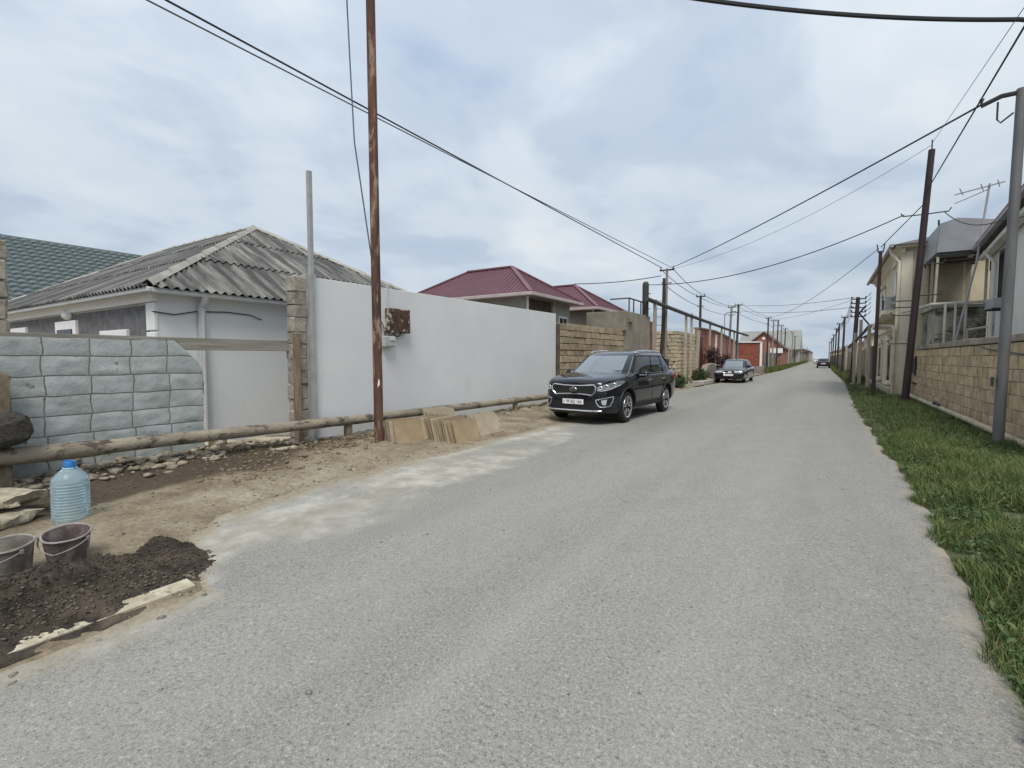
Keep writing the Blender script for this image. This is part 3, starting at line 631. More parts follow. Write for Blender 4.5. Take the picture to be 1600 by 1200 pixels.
def pile(cs, d, n, step, sz, label, grp, seed, pale=(), lean=.30, lean2=0.):
    me = [slab_mesh(sz[0] * random.uniform(.95, 1.05), sz[1] * random.uniform(.95, 1.04), .026, seed + k, m_sl) for k in range(3)]
    mp = [slab_mesh(sz[0] * 1.0, sz[1] * 1.0, .026, seed + 9 + k, m_sl2) for k in range(2)]
    an = math.atan2(-d[0], d[1])
    for k in range(n):
        o = bpy.data.objects.new('stone_slab', random.choice(mp) if k in pale else me[k % 3]); COL.objects.link(o)
        x = cs[0] - step * k * math.cos(an) + random.uniform(-.008, .008); y = cs[1] - step * k * math.sin(an) + random.uniform(-.035, .035) - .008 * k
        o.location = (x, y, max(verge_z(x, y), 0) - .004); o.rotation_euler = (0, -lean - lean2 * k + random.uniform(-.02, .02), an + random.uniform(-.04, .04))
        o.rotation_mode = 'XYZ'
        tag(o, label, 'stone slab', grp)
pile((-5.98, 6.18), (.14, .65), 4, .085, (.66, .40), 'brown sandstone slab in the short stack next to the rusty pole', 'slabs stacked next to the rusty pole', 100, pale=(1,))
pile((-5.24, 6.80), (.02, .75), 12, .075, (.62, .41), 'brown sandstone slab in the long middle stack of leaning slabs', 'slabs in the long middle stack', 200, pale=(2, 5, 6, 9))
pile((-5.40, 7.72), (.02, .75), 3, .08, (.70, .41), 'pale sandstone slab in the stack nearest the parked car', 'slabs stacked nearest the parked car', 300, pale=(0, 1, 2))
pile((-6.35, 7.6), (.05, .75), 4, .09, (.62, .42), 'pale slab leaning at the back between slab stacks and white wall', 'slabs at the back against the white wall', 400, pale=(0, 1, 2, 3))
for k, (x, y) in enumerate(((-6.42, 6.05), (-6.75, 6.6), (-5.85, 7.75), (-6.9, 7.7))):
    o = bpy.data.objects.new('stone_block', chamfer_box(m_pst, 70 + k, .05, .03)); COL.objects.link(o); o.location = (x, y, .16); o.scale = (.22, .42, .26); o.rotation_euler = (0, 0, .1 * k)
    tag(o, ['rough stone block propping the short slab stack by the rusty pole', 'rough stone block behind the long middle slab stack', 'rough stone block propping the pale slab stack', 'rough stone block against the white wall behind the slabs'][k], 'stone block')

# ------------------------------------------------------------------ white house with corrugated roof
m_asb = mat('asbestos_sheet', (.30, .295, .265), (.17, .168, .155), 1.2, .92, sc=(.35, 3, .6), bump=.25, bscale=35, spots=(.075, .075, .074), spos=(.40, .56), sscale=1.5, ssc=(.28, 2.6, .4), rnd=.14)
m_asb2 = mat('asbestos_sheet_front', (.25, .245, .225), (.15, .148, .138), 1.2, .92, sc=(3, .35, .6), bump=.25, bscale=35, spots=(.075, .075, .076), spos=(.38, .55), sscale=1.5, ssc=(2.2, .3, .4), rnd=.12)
m_asbcap = mat('asbestos_cap', (.40, .385, .34), (.28, .27, .235), 2, .9, bump=.3)
m_grey_pl = mat('grey_roughcast', (.19, .19, .195), (.125, .125, .13), 6, .95, bump=.8, bscale=60, bdist=.02)
m_trim = mat('white_trim', (.80, .80, .79), (.75, .75, .74), 3, .7, bump=.05)
m_dkglass = plain('dark_glass', (.015, .016, .018), .12, spec=.25)
hs = thing('white_house', 'single-storey white house with grey corrugated hip roof', 'house', (-14, 7, 0))
WX, WY0, WY1, WXL, ZE = -8.55, 3.36, 10.4, -20.2, 2.50
MB().box(WXL, WX, WY0 + .02, WY1, -.1, ZE).build('wall', m_white, hs)
fw_ = MB().box(WXL, WX - .28, WY0 - .004, WY0 + .016, -.1, ZE - .18); fw_.build('roughcast_front', m_grey_pl, hs)
MB().box(WX - .275, WX + .012, WY0 - .03, WY0 + .02, 1.92, ZE - .16).build('corner_trim', m_trim, hs, bevel=.008)
MB().box(WX - .275, WX + .012, WY0 - .03, WY0 + .02, -.1, 1.895).build('corner_trim', m_trim, hs, bevel=.008)
MB().box(WXL, WX + .02, WY0 - .05, WY0 + .02, ZE - .15, ZE).build('cornice', m_trim, hs, bevel=.01)
for x0, x1, z1 in ((-12.85, -11.75, 2.20),): 
    wd = MB().box(x0, x1, WY0 - .06, WY0, .8, z1).build('window', m_trim, hs, bevel=.01)
    MB().box(x0 + .15, x1 - .15, WY0 - .075, WY0 - .062, .9, z1 - .16).build('pane', m_dkglass, wd)
for x0, x1 in ((-10.6, -9.5), (-16.6, -14.8)):
    wd = MB().box(x0, x1, WY0 - .06, WY0, .8, 1.96 if x0 > -12 else 2.17).build('window', m_trim, hs, bevel=.01); MB().box(x0 + .12, x1 - .12, WY0 - .075, WY0 - .062, .9, 1.8).build('pane', m_dkglass, wd)
MB().lathe([(0, .1), (.09, .09), (.135, .05), (.145, 0)], (0, 0, 0), 16).build('wall_lamp', plain('lamp_white', (.8, .8, .78), .4), None, True)
lamp = bpy.data.objects['wall_lamp']; lamp.parent = hs; lamp.matrix_parent_inverse = WORLDMODE[hs]; lamp.location = (-12.25, WY0 - .004, 2.32); lamp.rotation_euler = (R(90), 0, 0); lamp.scale = (1.05, .7, 1)
EX, EY0, EY1, EXL, ZR = -8.36, 3.22, 10.70, -20.6, 4.72
hw = (EY1 - EY0) / 2; RY = (EY0 + EY1) / 2; AX, AXL = EX - hw, EXL + hw
roof = MB().add([(EX, EY0, ZE + .03), (EX, EY1, ZE + .03), (EXL, EY1, ZE + .03), (EXL, EY0, ZE + .03), (AX, RY, ZR - .03), (AXL, RY, ZR - .03)], [(0, 1, 4), (1, 2, 5, 4), (2, 3, 5), (3, 0, 4, 5), (3, 2, 1, 0)]).build('roof', mat('roof_deck', (.12, .11, .1), None, 3, .95), hs)
def sheets(parent, e0, e1, a0, a1, m, sw=1.12, sl=1.55, wave=.14, amp=.026, name='roof_sheet', over=.1):
    """corrugated sheets on a roof slope: eave e0->e1, ridge points a0 (over e0) and a1"""
    e0, e1, a0, a1 = map(Vector, (e0, e1, a0, a1)); U = (e1 - e0).normalized(); nrm = U.cross(a0 - e0).normalized()
    if nrm.z < 0: nrm = -nrm
    Vv = nrm.cross(U).normalized(); 
    if Vv.z < 0: Vv = -Vv
    Lh = (a0 - e0).dot(Vv); Wd = (e1 - e0).length; ua = (a0 - e0).dot(U); ub = (a1 - e0).dot(U)
    nc = math.ceil(Wd / sw); nr = math.ceil((Lh + over) / sl)
    for r_ in range(nr):
        for c_ in range(nc):
            u0 = c_ * sw + random.uniform(-.01, .01); v0 = -over + r_ * sl; v1 = min(v0 + sl + .10, Lh)
            b = bmesh.new(); ns = int(sw / wave * 6); g = []
            up = random.uniform(0, .006); skew = random.uniform(-.006, .006)
            for j in range(3):
                v = v0 + (v1 - v0) * j / 2; row = []
                for i in range(ns + 1):
                    u = u0 + (sw + .07) * i / ns
                    h = amp * math.sin(2 * math.pi * u / wave) + .012 + .03 * (1 - j / 2) + up + .003 * (c_ % 2)
                    row.append(b.verts.new(e0 + U * (u + skew * j) + Vv * v + nrm * h))
                g.append(row)
            for j in range(2):
                for i in range(ns): b.faces.new((g[j][i], g[j][i + 1], g[j + 1][i + 1], g[j + 1][i]))
            for (p, q, sgn) in ((e0, a0, -1), (e1, a1, 1)):
                dv = (q - p).normalized(); pn = dv.cross(nrm)
                if pn.dot(U) * sgn < 0: pn = -pn
                bmesh.ops.bisect_plane(b, geom=b.verts[:] + b.edges[:] + b.faces[:], plane_co=p, plane_no=pn, clear_outer=True)
            if len(b.faces) < 4: b.free(); continue
            ext = bmesh.ops.solidify(b, geom=b.faces[:], thickness=.007)
            bmesh.ops.recalc_face_normals(b, faces=b.faces)
            me = bpy.data.meshes.new(name); b.to_mesh(me); b.free(); me.materials.append(m); me.polygons.foreach_set('use_smooth', [True] * len(me.polygons)); me.set_sharp_from_angle(angle=R(50))
            link(bpy.data.objects.new(name, me), parent)
z1 = ZE + .06
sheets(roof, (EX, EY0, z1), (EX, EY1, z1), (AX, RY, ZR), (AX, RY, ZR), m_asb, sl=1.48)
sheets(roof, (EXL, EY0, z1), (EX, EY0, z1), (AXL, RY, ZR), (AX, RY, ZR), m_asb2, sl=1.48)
for p, q in (((EX + .05, EY0 - .05, z1 + .05), (AX, RY, ZR + .06)), ((EX + .05, EY1 + .05, z1 + .05), (AX, RY, ZR + .06)), ((AX, RY, ZR + .06), (AXL, RY, ZR + .06)), ((EXL, EY0, z1 + .05), (AXL, RY, ZR + .06))):
    p, q = Vector(p), Vector(q); d = (q - p).normalized(); s = d.cross(Vector((0, 0, 1))).normalized()
    b = MB(); nn = 8
    for i in range(nn):
        a, c = p.lerp(q, i / nn), p.lerp(q, (i + 1) / nn + .01); h0, h1 = .012, 0
        w_ = .085
        b.add([a - s * w_ - Vector((0, 0, .045)), a + Vector((0, 0, .025 + h0)), a + s * w_ - Vector((0, 0, .045)), c - s * w_ - Vector((0, 0, .045)), c + Vector((0, 0, .02)), c + s * w_ - Vector((0, 0, .045))], [(0, 1, 4, 3), (1, 2, 5, 4)])
    b.build('ridge_cap', m_asbcap, roof)
m_gut = mat('white_gutter', (.60, .61, .60), (.52, .53, .52), 3, .6, bump=.05)
MB().bar((EX + .02, EY0 - .06, ZE + .0), (EX + .02, EY1, ZE + .0), .07, .08).build('gutter', m_gut, hs, bevel=.02)
MB().bar((EX + .07, EY0 - .04, ZE + .0), (EXL, EY0 - .04, ZE + .0), .07, .08).build('gutter', m_gut, hs, bevel=.02)
MB().box(EXL, EX - .03, EY0 + .02, WY0, ZE - .03, ZE + .01).build('soffit', m_trim, hs)
MB().box(WX, EX - .03, WY0 + .02, EY1, ZE - .031, ZE + .009).build('soffit', m_trim, hs)
MB().tube([(EX + .0, 3.98, ZE - .02), (EX - .02, 3.98, ZE - .10), (WX + .06, 3.98, ZE - .2), (WX + .06, 3.98, 0)], .055, 12).build('downpipe', m_gut, hs, True)
MB().tube([(WX + .02, 3.3, 2.2), (WX + .03, 3.6, 2.17), (WX + .03, 3.9, 2.24), (WX + .03, 4.4, 2.27), (WX + .03, 4.8, 2.25), (WX + .02, 5.0, 2.18)], .009, 6).build('cable', plain('wire_black', (.02, .02, .022), .6), hs, True)

# green-roofed house further back
m_green = mat('green_metal_tile', (.125, .155, .155), (.10, .127, .127), 5, .5, bump=.05, metal=.0, spec=.4)
gh = thing('green_roof_house', 'distant house with green scalloped metal tile roof', 'house', (-26, 8, 0))
MB().box(-33, -22.6, 2, 16, -.1, 3.3).build('wall', m_conc, gh)
e0, e1, zE, zR_ = -22.2, -27.0, 3.3, 6.2; nr = 16; ncol = 54
b = MB(); sl_ = (zR_ - zE) / (e1 - e0)
yy = np.linspace(1.2, 16.6, ncol * 6 + 1)
for r_ in range(nr):
    x0 = e0 + (e1 - e0) * r_ / nr; x1 = e0 + (e1 - e0) * (r_ + 1) / nr
    k = len(b.v); A = []
    for q, xx, lift in ((0, x0, -.005), (1, x0, .075), (2, x1, .0)):
        for y in yy:
            s = abs(math.sin(math.pi * y * ncol / 15.4)); zz = zE + sl_ * (xx - e0) + lift + .05 * s
            A.append((xx + (.05 * (1 - s) if q < 2 else 0), y, zz))
    n_ = len(yy); b.add(A, [(q * n_ + i, q * n_ + i + 1, (q + 1) * n_ + i + 1, (q + 1) * n_ + i) for q in range(2) for i in range(n_ - 1)])
rf = b.build('roof', m_green, gh, True)
MB().quad((-31.8, 1.2, 3.3), (-31.8, 16.6, 3.3), (-27, 16.6, 6.2), (-27, 1.2, 6.2)).build('rear_slope', m_green, rf)
MB().cyl((-27, 1.2, 6.2), (-27, 16.6, 6.2), .09, n=10).build('ridge_cap', m_green, rf)
MB().cyl((-23.6, 7.6, 4.0), (-23.6, 7.6, 4.62), .07, n=10).build('vent_pipe', plain('vent_black', (.02, .02, .02), .6), rf)
# ------------------------------------------------------------------ maroon roofed houses behind the white wall
m_mar = mat('maroon_metal_roof', (.135, .058, .074), (.112, .048, .062), 1.5, .6, bump=.05, spec=.4)
m_marcap = mat('maroon_cap', (.19, .09, .105), None, 2, .45, bump=.03)
m_cream = mat('cream_plaster', (.43, .40, .34), (.33, .305, .255), 1.6, .92, bump=.25, spots=(.24, .22, .18), spos=(.58, .75), sscale=1.5)
m_pinkt = mat('pale_fascia', (.50, .42, .40), (.42, .35, .33), 3, .6, bump=.05)
m_brown = mat('brown_porch', (.10, .07, .055), (.07, .05, .04), 3, .85, bump=.1)
def maroon_house(y0, label, win):
    EXr, EXl, D, zE, zR = -8.3, -14.6, 4.15, 3.72, 5.05; y1 = y0 + D; hw = D / 2
    h = thing('maroon_roof_house', label, 'house', ((EXr + EXl) / 2, y0 + hw, 0), group=None)
    x1, x0 = EXr - .4, EXl + .4
    MB().box(x0, x1 - .02, y0 + .4, y1 - .3, -.1, zE - .02).build('wall', m_cream, h)
    rf = MB().add([(EXr, y0, zE), (EXr, y1, zE), (EXl, y1, zE), (EXl, y0, zE), (EXr - hw, y0 + hw, zR), (EXl + hw, y0 + hw, zR)], [(0, 1, 4), (1, 2, 5, 4), (2, 3, 5), (3, 0, 4, 5), (3, 2, 1, 0)]).build('roof', m_mar, h)
    # standing seams and ridge caps
    for (e, a) in (((EXr, y0), (EXr - hw, y0 + hw)), ((EXr, y1), (EXr - hw, y0 + hw)), ((EXl, y0), (EXl + hw, y0 + hw))):
        MB().bar((e[0], e[1], zE + .02), (a[0], a[1], zR + .02), .16, .05).build('ridge_cap', m_marcap, rf)
    MB().bar((EXr - hw, y0 + hw, zR + .02), (EXl + hw, y0 + hw, zR + .02), .18, .06).build('ridge_cap', m_marcap, rf)
    sm = MB()
    for k in range(1, 32):
        x = EXl + (EXr - EXl) * k / 32; t = min(1, (x - EXl) / hw, (EXr - x) / hw)
        sm.bar((x, y0 + .01, zE + .012), (x, y0 + hw * t * .98, zE + .012 + (zR - zE) * t * .98), .012, .012)
    for k in range(1, 21):
        y = y0 + D * k / 21; t = min((y - y0) / hw, (y1 - y) / hw)
        sm.bar((EXr - .01, y, zE + .012), (EXr - hw * t * .98, y, zE + .012 + (zR - zE) * t * .98), .012, .012)
    sm.build('roof_ribs', m_mar, rf)
    MB().bar((EXr + .03, y0 - .03, zE - .06), (EXr + .03, y1, zE - .06), .1, .12).build('gutter', m_pinkt, h, bevel=.02)
    MB().bar((EXl, y0 - .03, zE - .06), (EXr + .08, y0 - .03, zE - .06), .1, .12).build('gutter', m_pinkt, h, bevel=.02)
    MB().box(EXl + .05, EXr - .03, y0 + .03, y1 - .03, zE - .10, zE - .03).build('soffit', m_pinkt, h)
    MB().cyl((EXr - .34, y0 + .36, 0), (EXr - .34, y0 + .36, zE - .1), .045, n=10).build('downpipe', m_trim, h)
    # recessed porch and window on the road side
    MB().box(x1 - .02, x1 + .002, y0 + .55, y0 + 2.2, .2, zE - .14).build('porch_recess', m_brown, h)
    MB().box(x1 - .02, x1 + .06, y0 + 2.25, y0 + 2.45, 0, zE - .10).build('porch_pillar', m_cream, h)
    wf = MB().box(x1 - .02, x1 + .05, y0 + win, y0 + win + .75, 2.55, 3.12).build('window', m_trim, h, bevel=.01)
    MB().box(x1 + .05, x1 + .058, y0 + win + .08, y0 + win + .67, 2.68, 3.04).build('pane', m_dkglass, wf)
    MB().box(x1 + .02, x1 + .066, y0 + win + .36, y0 + win + .39, 2.66, 3.06).build('mullion', m_trim, wf)
    return h
maroon_house(14.2, 'maroon hip-roofed house rising directly behind the white wall', 2.75)
maroon_house(19.9, 'second maroon hip-roofed house, half hidden by the first and the plastered shed', 2.7)

# ------------------------------------------------------------------ block wall, shed, brick wall on the left
m_lime = mat('limestone_block', (.37, .30, .205), (.26, .205, .135), 5, .95, bump=.7, bscale=35, bdist=.02, spots=(.17, .135, .09), spos=(.62, .72), sscale=4, rnd=.2)
m_joint = mat('wall_joint', (.12, .10, .075), (.07, .058, .045), 6, .97)
bw = thing('block_wall', 'tan limestone block wall behind the parked dark car', 'wall', (-7.0, 16.8, 0))
blocks(bw, m_lime, (-7.2, 14.24, 0), (.0562, .9984, 0), (.9984, -.0562, 0), 5.25, rows_of(0, 2.64, 12), .42, .2, jit=.2, gap=.022, lean=.02)
MB().hexa([(-7.40, 14.24, -.1), (-7.228, 14.24, -.1), (-6.935, 19.46, -.1), (-7.1, 19.46, -.1), (-7.40, 14.24, 2.6), (-7.228, 14.24, 2.6), (-6.935, 19.46, 2.6), (-7.1, 19.46, 2.6)]).build('mortar_core', m_joint, bw)
m_render = mat('raw_render', (.28, .25, .20), (.20, .178, .14), 1.7, .95, bump=.4, spots=(.36, .33, .27), spos=(.60, .75), sscale=1.4)
sh = thing('plastered_shed', 'flat-topped shed with bare brown cement render next to the block wall', 'shed', (-7.8, 21.2, 0))
MB().box(-8.62, -6.88, 19.48, 22.9, -.1, 3.44).build('wall', m_render, sh, bevel=.02)
MB().box(-6.93, -6.80, 22.9, 23.02, -.1, 3.2).build('corner_timber', mat('rusty_strip', (.22, .10, .06), (.13, .06, .04), 3, .9), sh)
MB().box(-6.88, -6.80, 19.15, 19.5, 2.62, 2.76).build('ledge', m_lime, sh); MB().box(-6.88, -6.78, 19.8, 20.25, 3.0, 3.12).build('ledge', m_lime, sh)
rr = thing('roof_frame', 'thin dark steel frame standing on the plastered shed roof', 'frame', (-7.0, 21.7, 3.44))
m_dst = plain('dark_steel', (.035, .035, .038), .6)
for y in (20.4, 21.0, 22.0): MB().cyl((-7.05, y, 3.4), (-7.05, y, 4.05), .03, n=8).build('upright', m_dst, rr)
MB().bar((-7.05, 20.35, 4.05), (-7.05, 22.5, 4.05), .05).build('top_bar', m_dst, rr)
MB().bar((-7.05, 20.4, 4.05), (-7.9, 20.4, 4.05), .05).build('top_bar', m_dst, rr)
ch = thing('flue_pole', 'stout black round-topped flue rising from the plastered shed', 'flue', (-6.98, 22.45, 3.4))
MB().lathe([(.0, 1.62), (.08, 1.60), (.13, 1.54), (.145, 1.46), (.145, 0)], (-6.98, 22.45, 3.4), 16).build('flue', m_dst, ch, True)
for z in (3.75, 4.1, 4.45): MB().bar((-6.84, 22.45, z), (-6.74, 22.45, z), .03).build('rung', m_dst, ch)
pbw = thing('brick_wall', 'pale rough stone brick wall facing down the street behind twin poles', 'wall', (-8.2, 28.6, 0))
m_pale = mat('pale_stone_brick', (.58, .495, .36), (.43, .36, .25), 6, .95, bump=.6, bscale=30, bdist=.02, rnd=.16)
blocks(pbw, m_pale, (-9.8, 28.5, 0), (1, 0, 0), (0, -1, 0), 2.75, rows_of(0, 3.05, 14), .44, .2, jit=.15, gap=.03, lean=.03)
MB().box(-9.8, -7.08, 28.53, 28.7, -.1, 3.0).build('mortar_core', mat('brown_joint', (.15, .115, .075), None, 6, .97), pbw)
blocks(pbw, m_pale, (-7.05, 28.72, 0), (0, 1, 0), (1, 0, 0), 5.4, rows_of(0, 3.05, 14), .44, .2, jit=.15, gap=.03, lean=.02)
MB().box(-7.2, -7.08, 28.7, 34.1, -.1, 3.0).build('mortar_core', MATS['brown_joint'], pbw)

# elevated gas pipe on timber props
m_wood = mat('pale_timber_post', (.48, .42, .33), (.34, .295, .225), 3, .92, sc=(5, 5, .5), bump=.4)
m_gp = mat('gas_pipe_dark', (.075, .07, .065), (.05, .047, .043), 4, .7, bump=.1)
gp = thing('gas_pipe', 'long dark elevated gas pipe running above the left side walls', 'pipe', (-6.75, 32, 0))
MB().tube([(-6.75, 21.9, 4.16), (-6.75, 23.5, 4.12), (-6.75, 30, 4.02), (-6.72, 44, 3.86), (-6.6, 56, 3.8)], .10, 10).build('pipe', m_gp, gp, True)
MB().bar((-6.75, 23.2, -.05), (-6.75, 23.2, 4.25), .17, .13).build('post', mat('grey_timber', (.40, .37, .33), (.3, .275, .24), 3, .92, sc=(5, 5, .5)), gp)
for y, hh in ((29.6, 4.0), (31.0, 4.2), (36.8, 4.1), (41.5, 4.05), (48, 3.8)): MB().bar((-6.78, y, -.05), (-6.78, y, hh), .13, .12).build('post', m_wood, gp)
MB().bar((-7.0, 33.6, -.05), (-6.9, 33.6, 3.3), .26, .2).build('post', m_wood, gp)

# red rendered wall, red brick gatehouse
m_red = mat('red_render', (.37, .15, .11), (.28, .11, .08), 2, .9, bump=.3, spots=(.42, .26, .20), spos=(.66, .72), sscale=2.5)
rw = thing('red_wall', 'faded red rendered yard wall with white posts beside the sedan', 'wall', (-7.2, 42, 0))
MB().prism([(-7.1, 34.6, -.1), (-7.1, 51.5, -.1), (-7.1, 51.5, 2.9), (-7.1, 45, 3.35), (-7.1, 40, 3.5), (-7.1, 34.6, 3.45)], (-.25, 0, 0)).build('wall', m_red, rw)
MB().prism([(-7.0, 34.6, 3.46), (-7.0, 40, 3.51), (-7.0, 45, 3.36), (-7.0, 51.5, 2.91), (-7.0, 51.5, 3.0), (-7.0, 45, 3.46), (-7.0, 40, 3.62), (-7.0, 34.6, 3.56)], (-.45, 0, 0)).build('coping', m_render, rw)
for y in (40.5, 50.8): MB().box(-7.1, -6.98, y, y + .35, -.1, 3.3).build('post', m_trim, rw, bevel=.02)
MB().box(-7.1, -6.97, 34.6, 35.4, -.1, 2.9).build('door', mat('dark_red_door', (.09, .022, .02), None, 3, .6), rw)
m_rbk = mat('red_brick', (.33, .11, .075), (.24, .08, .055), 8, .9, bump=.4, bscale=30, rnd=.16)
gt = thing('gatehouse', 'red brick gate wall with white edging and stone plinth behind the sedan', 'gate wall', (-6.1, 52.3, 0))
MB().box(-7.05, -4.95, 52.0, 54.5, .7, 2.95).build('wall', mat('red_joint', (.26, .10, .075), None, 3, .95), gt)
blocks(gt, m_rbk, (-6.95, 51.99, 0), (1, 0, 0), (0, -1, 0), 1.9, rows_of(.72, 2.85, 12, .02), .32, .06, jit=.05, gap=.02, lean=.004, name='brick')
MB().box(-7.1, -4.85, 51.9, 54.6, -.1, .7).build('plinth', mat('stone_plinth', (.30, .26, .22), (.2, .17, .14), 3, .95), gt, bevel=.02)
MB().box(-5.05, -4.85, 51.88, 52.02, .7, 3.0).build('edging', m_trim, gt); MB().box(-7.1, -6.95, 51.88, 52.02, .7, 3.0).build('edging', m_trim, gt); MB().box(-7.1, -4.85, 51.88, 52.4, 2.95, 3.06).build('coping', m_trim, gt)
# far houses on the left
fh = thing('red_gable_house', 'small red gabled house beyond the brick gate wall', 'house', (-8, 84, 0))
MB().prism([(-10.2, 82, 0), (-4.9, 82, 0), (-4.9, 82, 3.0), (-7.5, 82, 5.2), (-10.2, 82, 3.0)], (0, 9, 0)).build('wall', m_red, fh)
MB().prism([(-4.6, 81.7, 2.75), (-7.5, 81.7, 5.25), (-10.5, 81.7, 2.75), (-10.5, 81.7, 2.95), (-7.5, 81.7, 5.45), (-4.6, 81.7, 2.95)], (0, 9.5, 0)).build('roof', mat('brown_roof', (.16, .11, .09), None, 2, .8), fh)
MB().cyl((-7.5, 82.02, 4.4), (-7.5, 81.9, 4.4), .22, n=16).build('gable_vent', m_trim, fh)
MB().box(-6.6, -4.95, 81.7, 82, 2.2, 2.9).build('porch_roof', m_trim, fh)
gr = thing('grey_roof_house', 'large pale grey steep-roofed house far along the street', 'house', (-10, 128, 0))
MB().box(-16.5, -4.6, 126, 137, 0, 3.6).build('wall', m_cream, gr)
rfx = MB().prism([(-4.2, 124.6, 3.4), (-4.2, 131.5, 7.9), (-4.2, 138.5, 3.4)], (-12.6, 0, 0)).build('roof', mat('grey_sheet_roof', (.30, .30, .275), (.25, .25, .23), .6, .6, bump=.05), gr)
rb = MB()
for k in range(22): rb.bar((-4.5 - k * .57, 124.65, 3.46), (-4.5 - k * .57, 131.4, 7.88), .06, .06)
rb.build('roof_ribs', MATS['grey_sheet_roof'], rfx)
for x in (-14, -11, -8): 
    wd = MB().box(x, x + 1.6, 125.9, 126.0, 1.6, 3.1).build('window', m_dkglass, gr)
MB().box(-16.5, -4.6, 124.8, 125.3, 3.2, 3.4).build('fascia', m_trim, gr)
m_fence = mat('grey_fence', (.24, .21, .17), (.165, .145, .115), 2, .95, bump=.4, spots=(.33, .29, .23), spos=(.58, .7), sscale=1.2)
fl = thing('far_yard_wall', 'grey-brown panelled yard wall lining the far left of the street', 'wall', (-5.9, 100, 0))
y = 54.8; k = 0
while y < 190:
    l = 3.2 if y < 90 else 7; hh = 2.15 + .25 * noise.noise((y, 0, 0))
    MB().box(-6.0 + .004 * k, -5.75 + .03 * noise.noise((y, 3, 0)), y + .03, y + l - .03, -.1, hh + (.4 if y > 95 else 0)).build('panel', m_fence, fl); y += l; k += 1
for k, (y0, y1, h1, x1, lab) in enumerate(((196, 235, 3.4, -4.8, 'low tan roadside house closing the far left of the street'), (240, 300, 4.2, -4.4, 'farthest pale house on the left where the street vanishes'))):
    t = thing('far_house', lab, 'house', (x1 - 3, y0, 0)); MB().box(x1 - 8, x1, y0, y1, 0, h1).build('wall', m_cream if k else m_fence, t)
    MB().prism([(x1 + .4, y0 - .4, h1), (x1 - 4, y0 - .4, h1 + 1.8), (x1 - 8.4, y0 - .4, h1)], (0, y1 - y0, 0)).build('roof', MATS['brown_roof'], t)
# rubble, low wall and shrubs by the sedan
lw = thing('low_wall', 'low crumbling grey wall with rubble beside the dark sedan', 'wall', (-6.2, 33, 0))
MB().prism([(-6.0, 31.6, -.05), (-6.0, 35.2, -.05), (-6.0, 35.2, .9), (-6.0, 34, 1.15), (-6.0, 32.2, 1.05), (-6.0, 31.6, .6)], (-.35, 0, 0)).build('wall', m_render, lw, bevel=.03)
MB().prism([(-6.4, 27.5, -.05), (-5.5, 28.4, -.05), (-5.4, 30.6, -.05), (-5.7, 30.8, -.05), (-6.0, 28.8, -.05), (-6.7, 28, -.05)], (0, 0, .25)).build('kerb', m_conc, lw, bevel=.02)
def leaf_ball(n, rad, c, size, seed, flat=1.):
    g = np.random.default_rng(seed); d = g.normal(size=(n, 3)); d /= np.linalg.norm(d, axis=1)[:, None]
    d *= (g.random(n) ** .45)[:, None]; cl = 1 + .35 * np.sin(d[:, :1] * 7 + seed) * np.cos(d[:, 1:2] * 6)
    p = d * np.array(rad) * cl + np.array(c); a = g.normal(size=(n, 3)); a /= np.linalg.norm(a, axis=1)[:, None]
    b_ = np.cross(a, g.normal(size=(n, 3))); b_ /= np.linalg.norm(b_, axis=1)[:, None]; s = size * g.uniform(.6, 1.3, (n, 1))
    V = np.stack([p - a * s, p + b_ * s * .45, p + a * s, p - b_ * s * .45], 1).reshape(-1, 3); V[:, 2] = np.maximum(V[:, 2], .01)
    return V, np.arange(4 * n).reshape(-1, 4)
m_shr = mat('shrub_leaf', (.055, .085, .03), (.025, .042, .014), 3, .8, bump=0)
m_shr2 = mat('shrub_leaf_brown', (.055, .032, .028), (.03, .02, .018), 3, .8, bump=0)
def shrub(c, rad, n, size, label, m, seed):
    t = thing('shrub', label, 'shrub', (c[0], c[1], 0)); v, f = leaf_ball(n, rad, c, size, seed); fast('foliage', v, f, m, t)
    st = MB()
    for k in range(5): a = k * 1.3; st.tube([(c[0], c[1], 0), (c[0] + .3 * rad[0] * math.cos(a), c[1] + .3 * rad[1] * math.sin(a), c[2] * .7), (c[0] + .6 * rad[0] * math.cos(a), c[1] + .6 * rad[1] * math.sin(a), c[2] * 1.2)], [.03, .02, .01], 5)
    st.build('stems', mat('bark', (.10, .075, .055), None, 5, .9), t)
shrub((-6.5, 36.2, 1.5), (.5, 1.1, .8), 900, .09, 'dark reddish-brown shrub growing against the red wall', m_shr2, 3)
shrub((-6.1, 38.5, 1.2), (.5, 1.0, .6), 700, .08, 'dark bushy shrub just behind the sedan', m_shr2, 4)
shrub((-6.1, 24.6, .3), (.55, 1.3, .34), 1600, .07, 'low green weeds clump at the foot of the twin poles', m_shr, 5)
shrub((-6.2, 30.8, .4), (.45, .9, .45), 1200, .07, 'green bush by the low crumbling wall', m_shr, 6)
for k, (x, y, s) in enumerate(((-6.35, 26.4, .3), (-5.7, 31.0, .28), (-6.45, 27.0, .34), (-5.65, 32.4, .22))):
    o = bpy.data.objects.new('rubble_block', chamfer_box(m_rub, 90 + k, .12, .09)); COL.objects.link(o); o.location = (x, y, s * .4); o.scale = (s * 1.2, s * 1.5, s * .9); o.rotation_euler = (.2, .1 * k, k)
    tag(o, ['pale broken stone at the foot of the twin poles', 'broken stone beside the sedan front wheel', 'larger pale stone beside the pale brick wall corner', 'small stone between sedan and low wall'][k], 'stone')
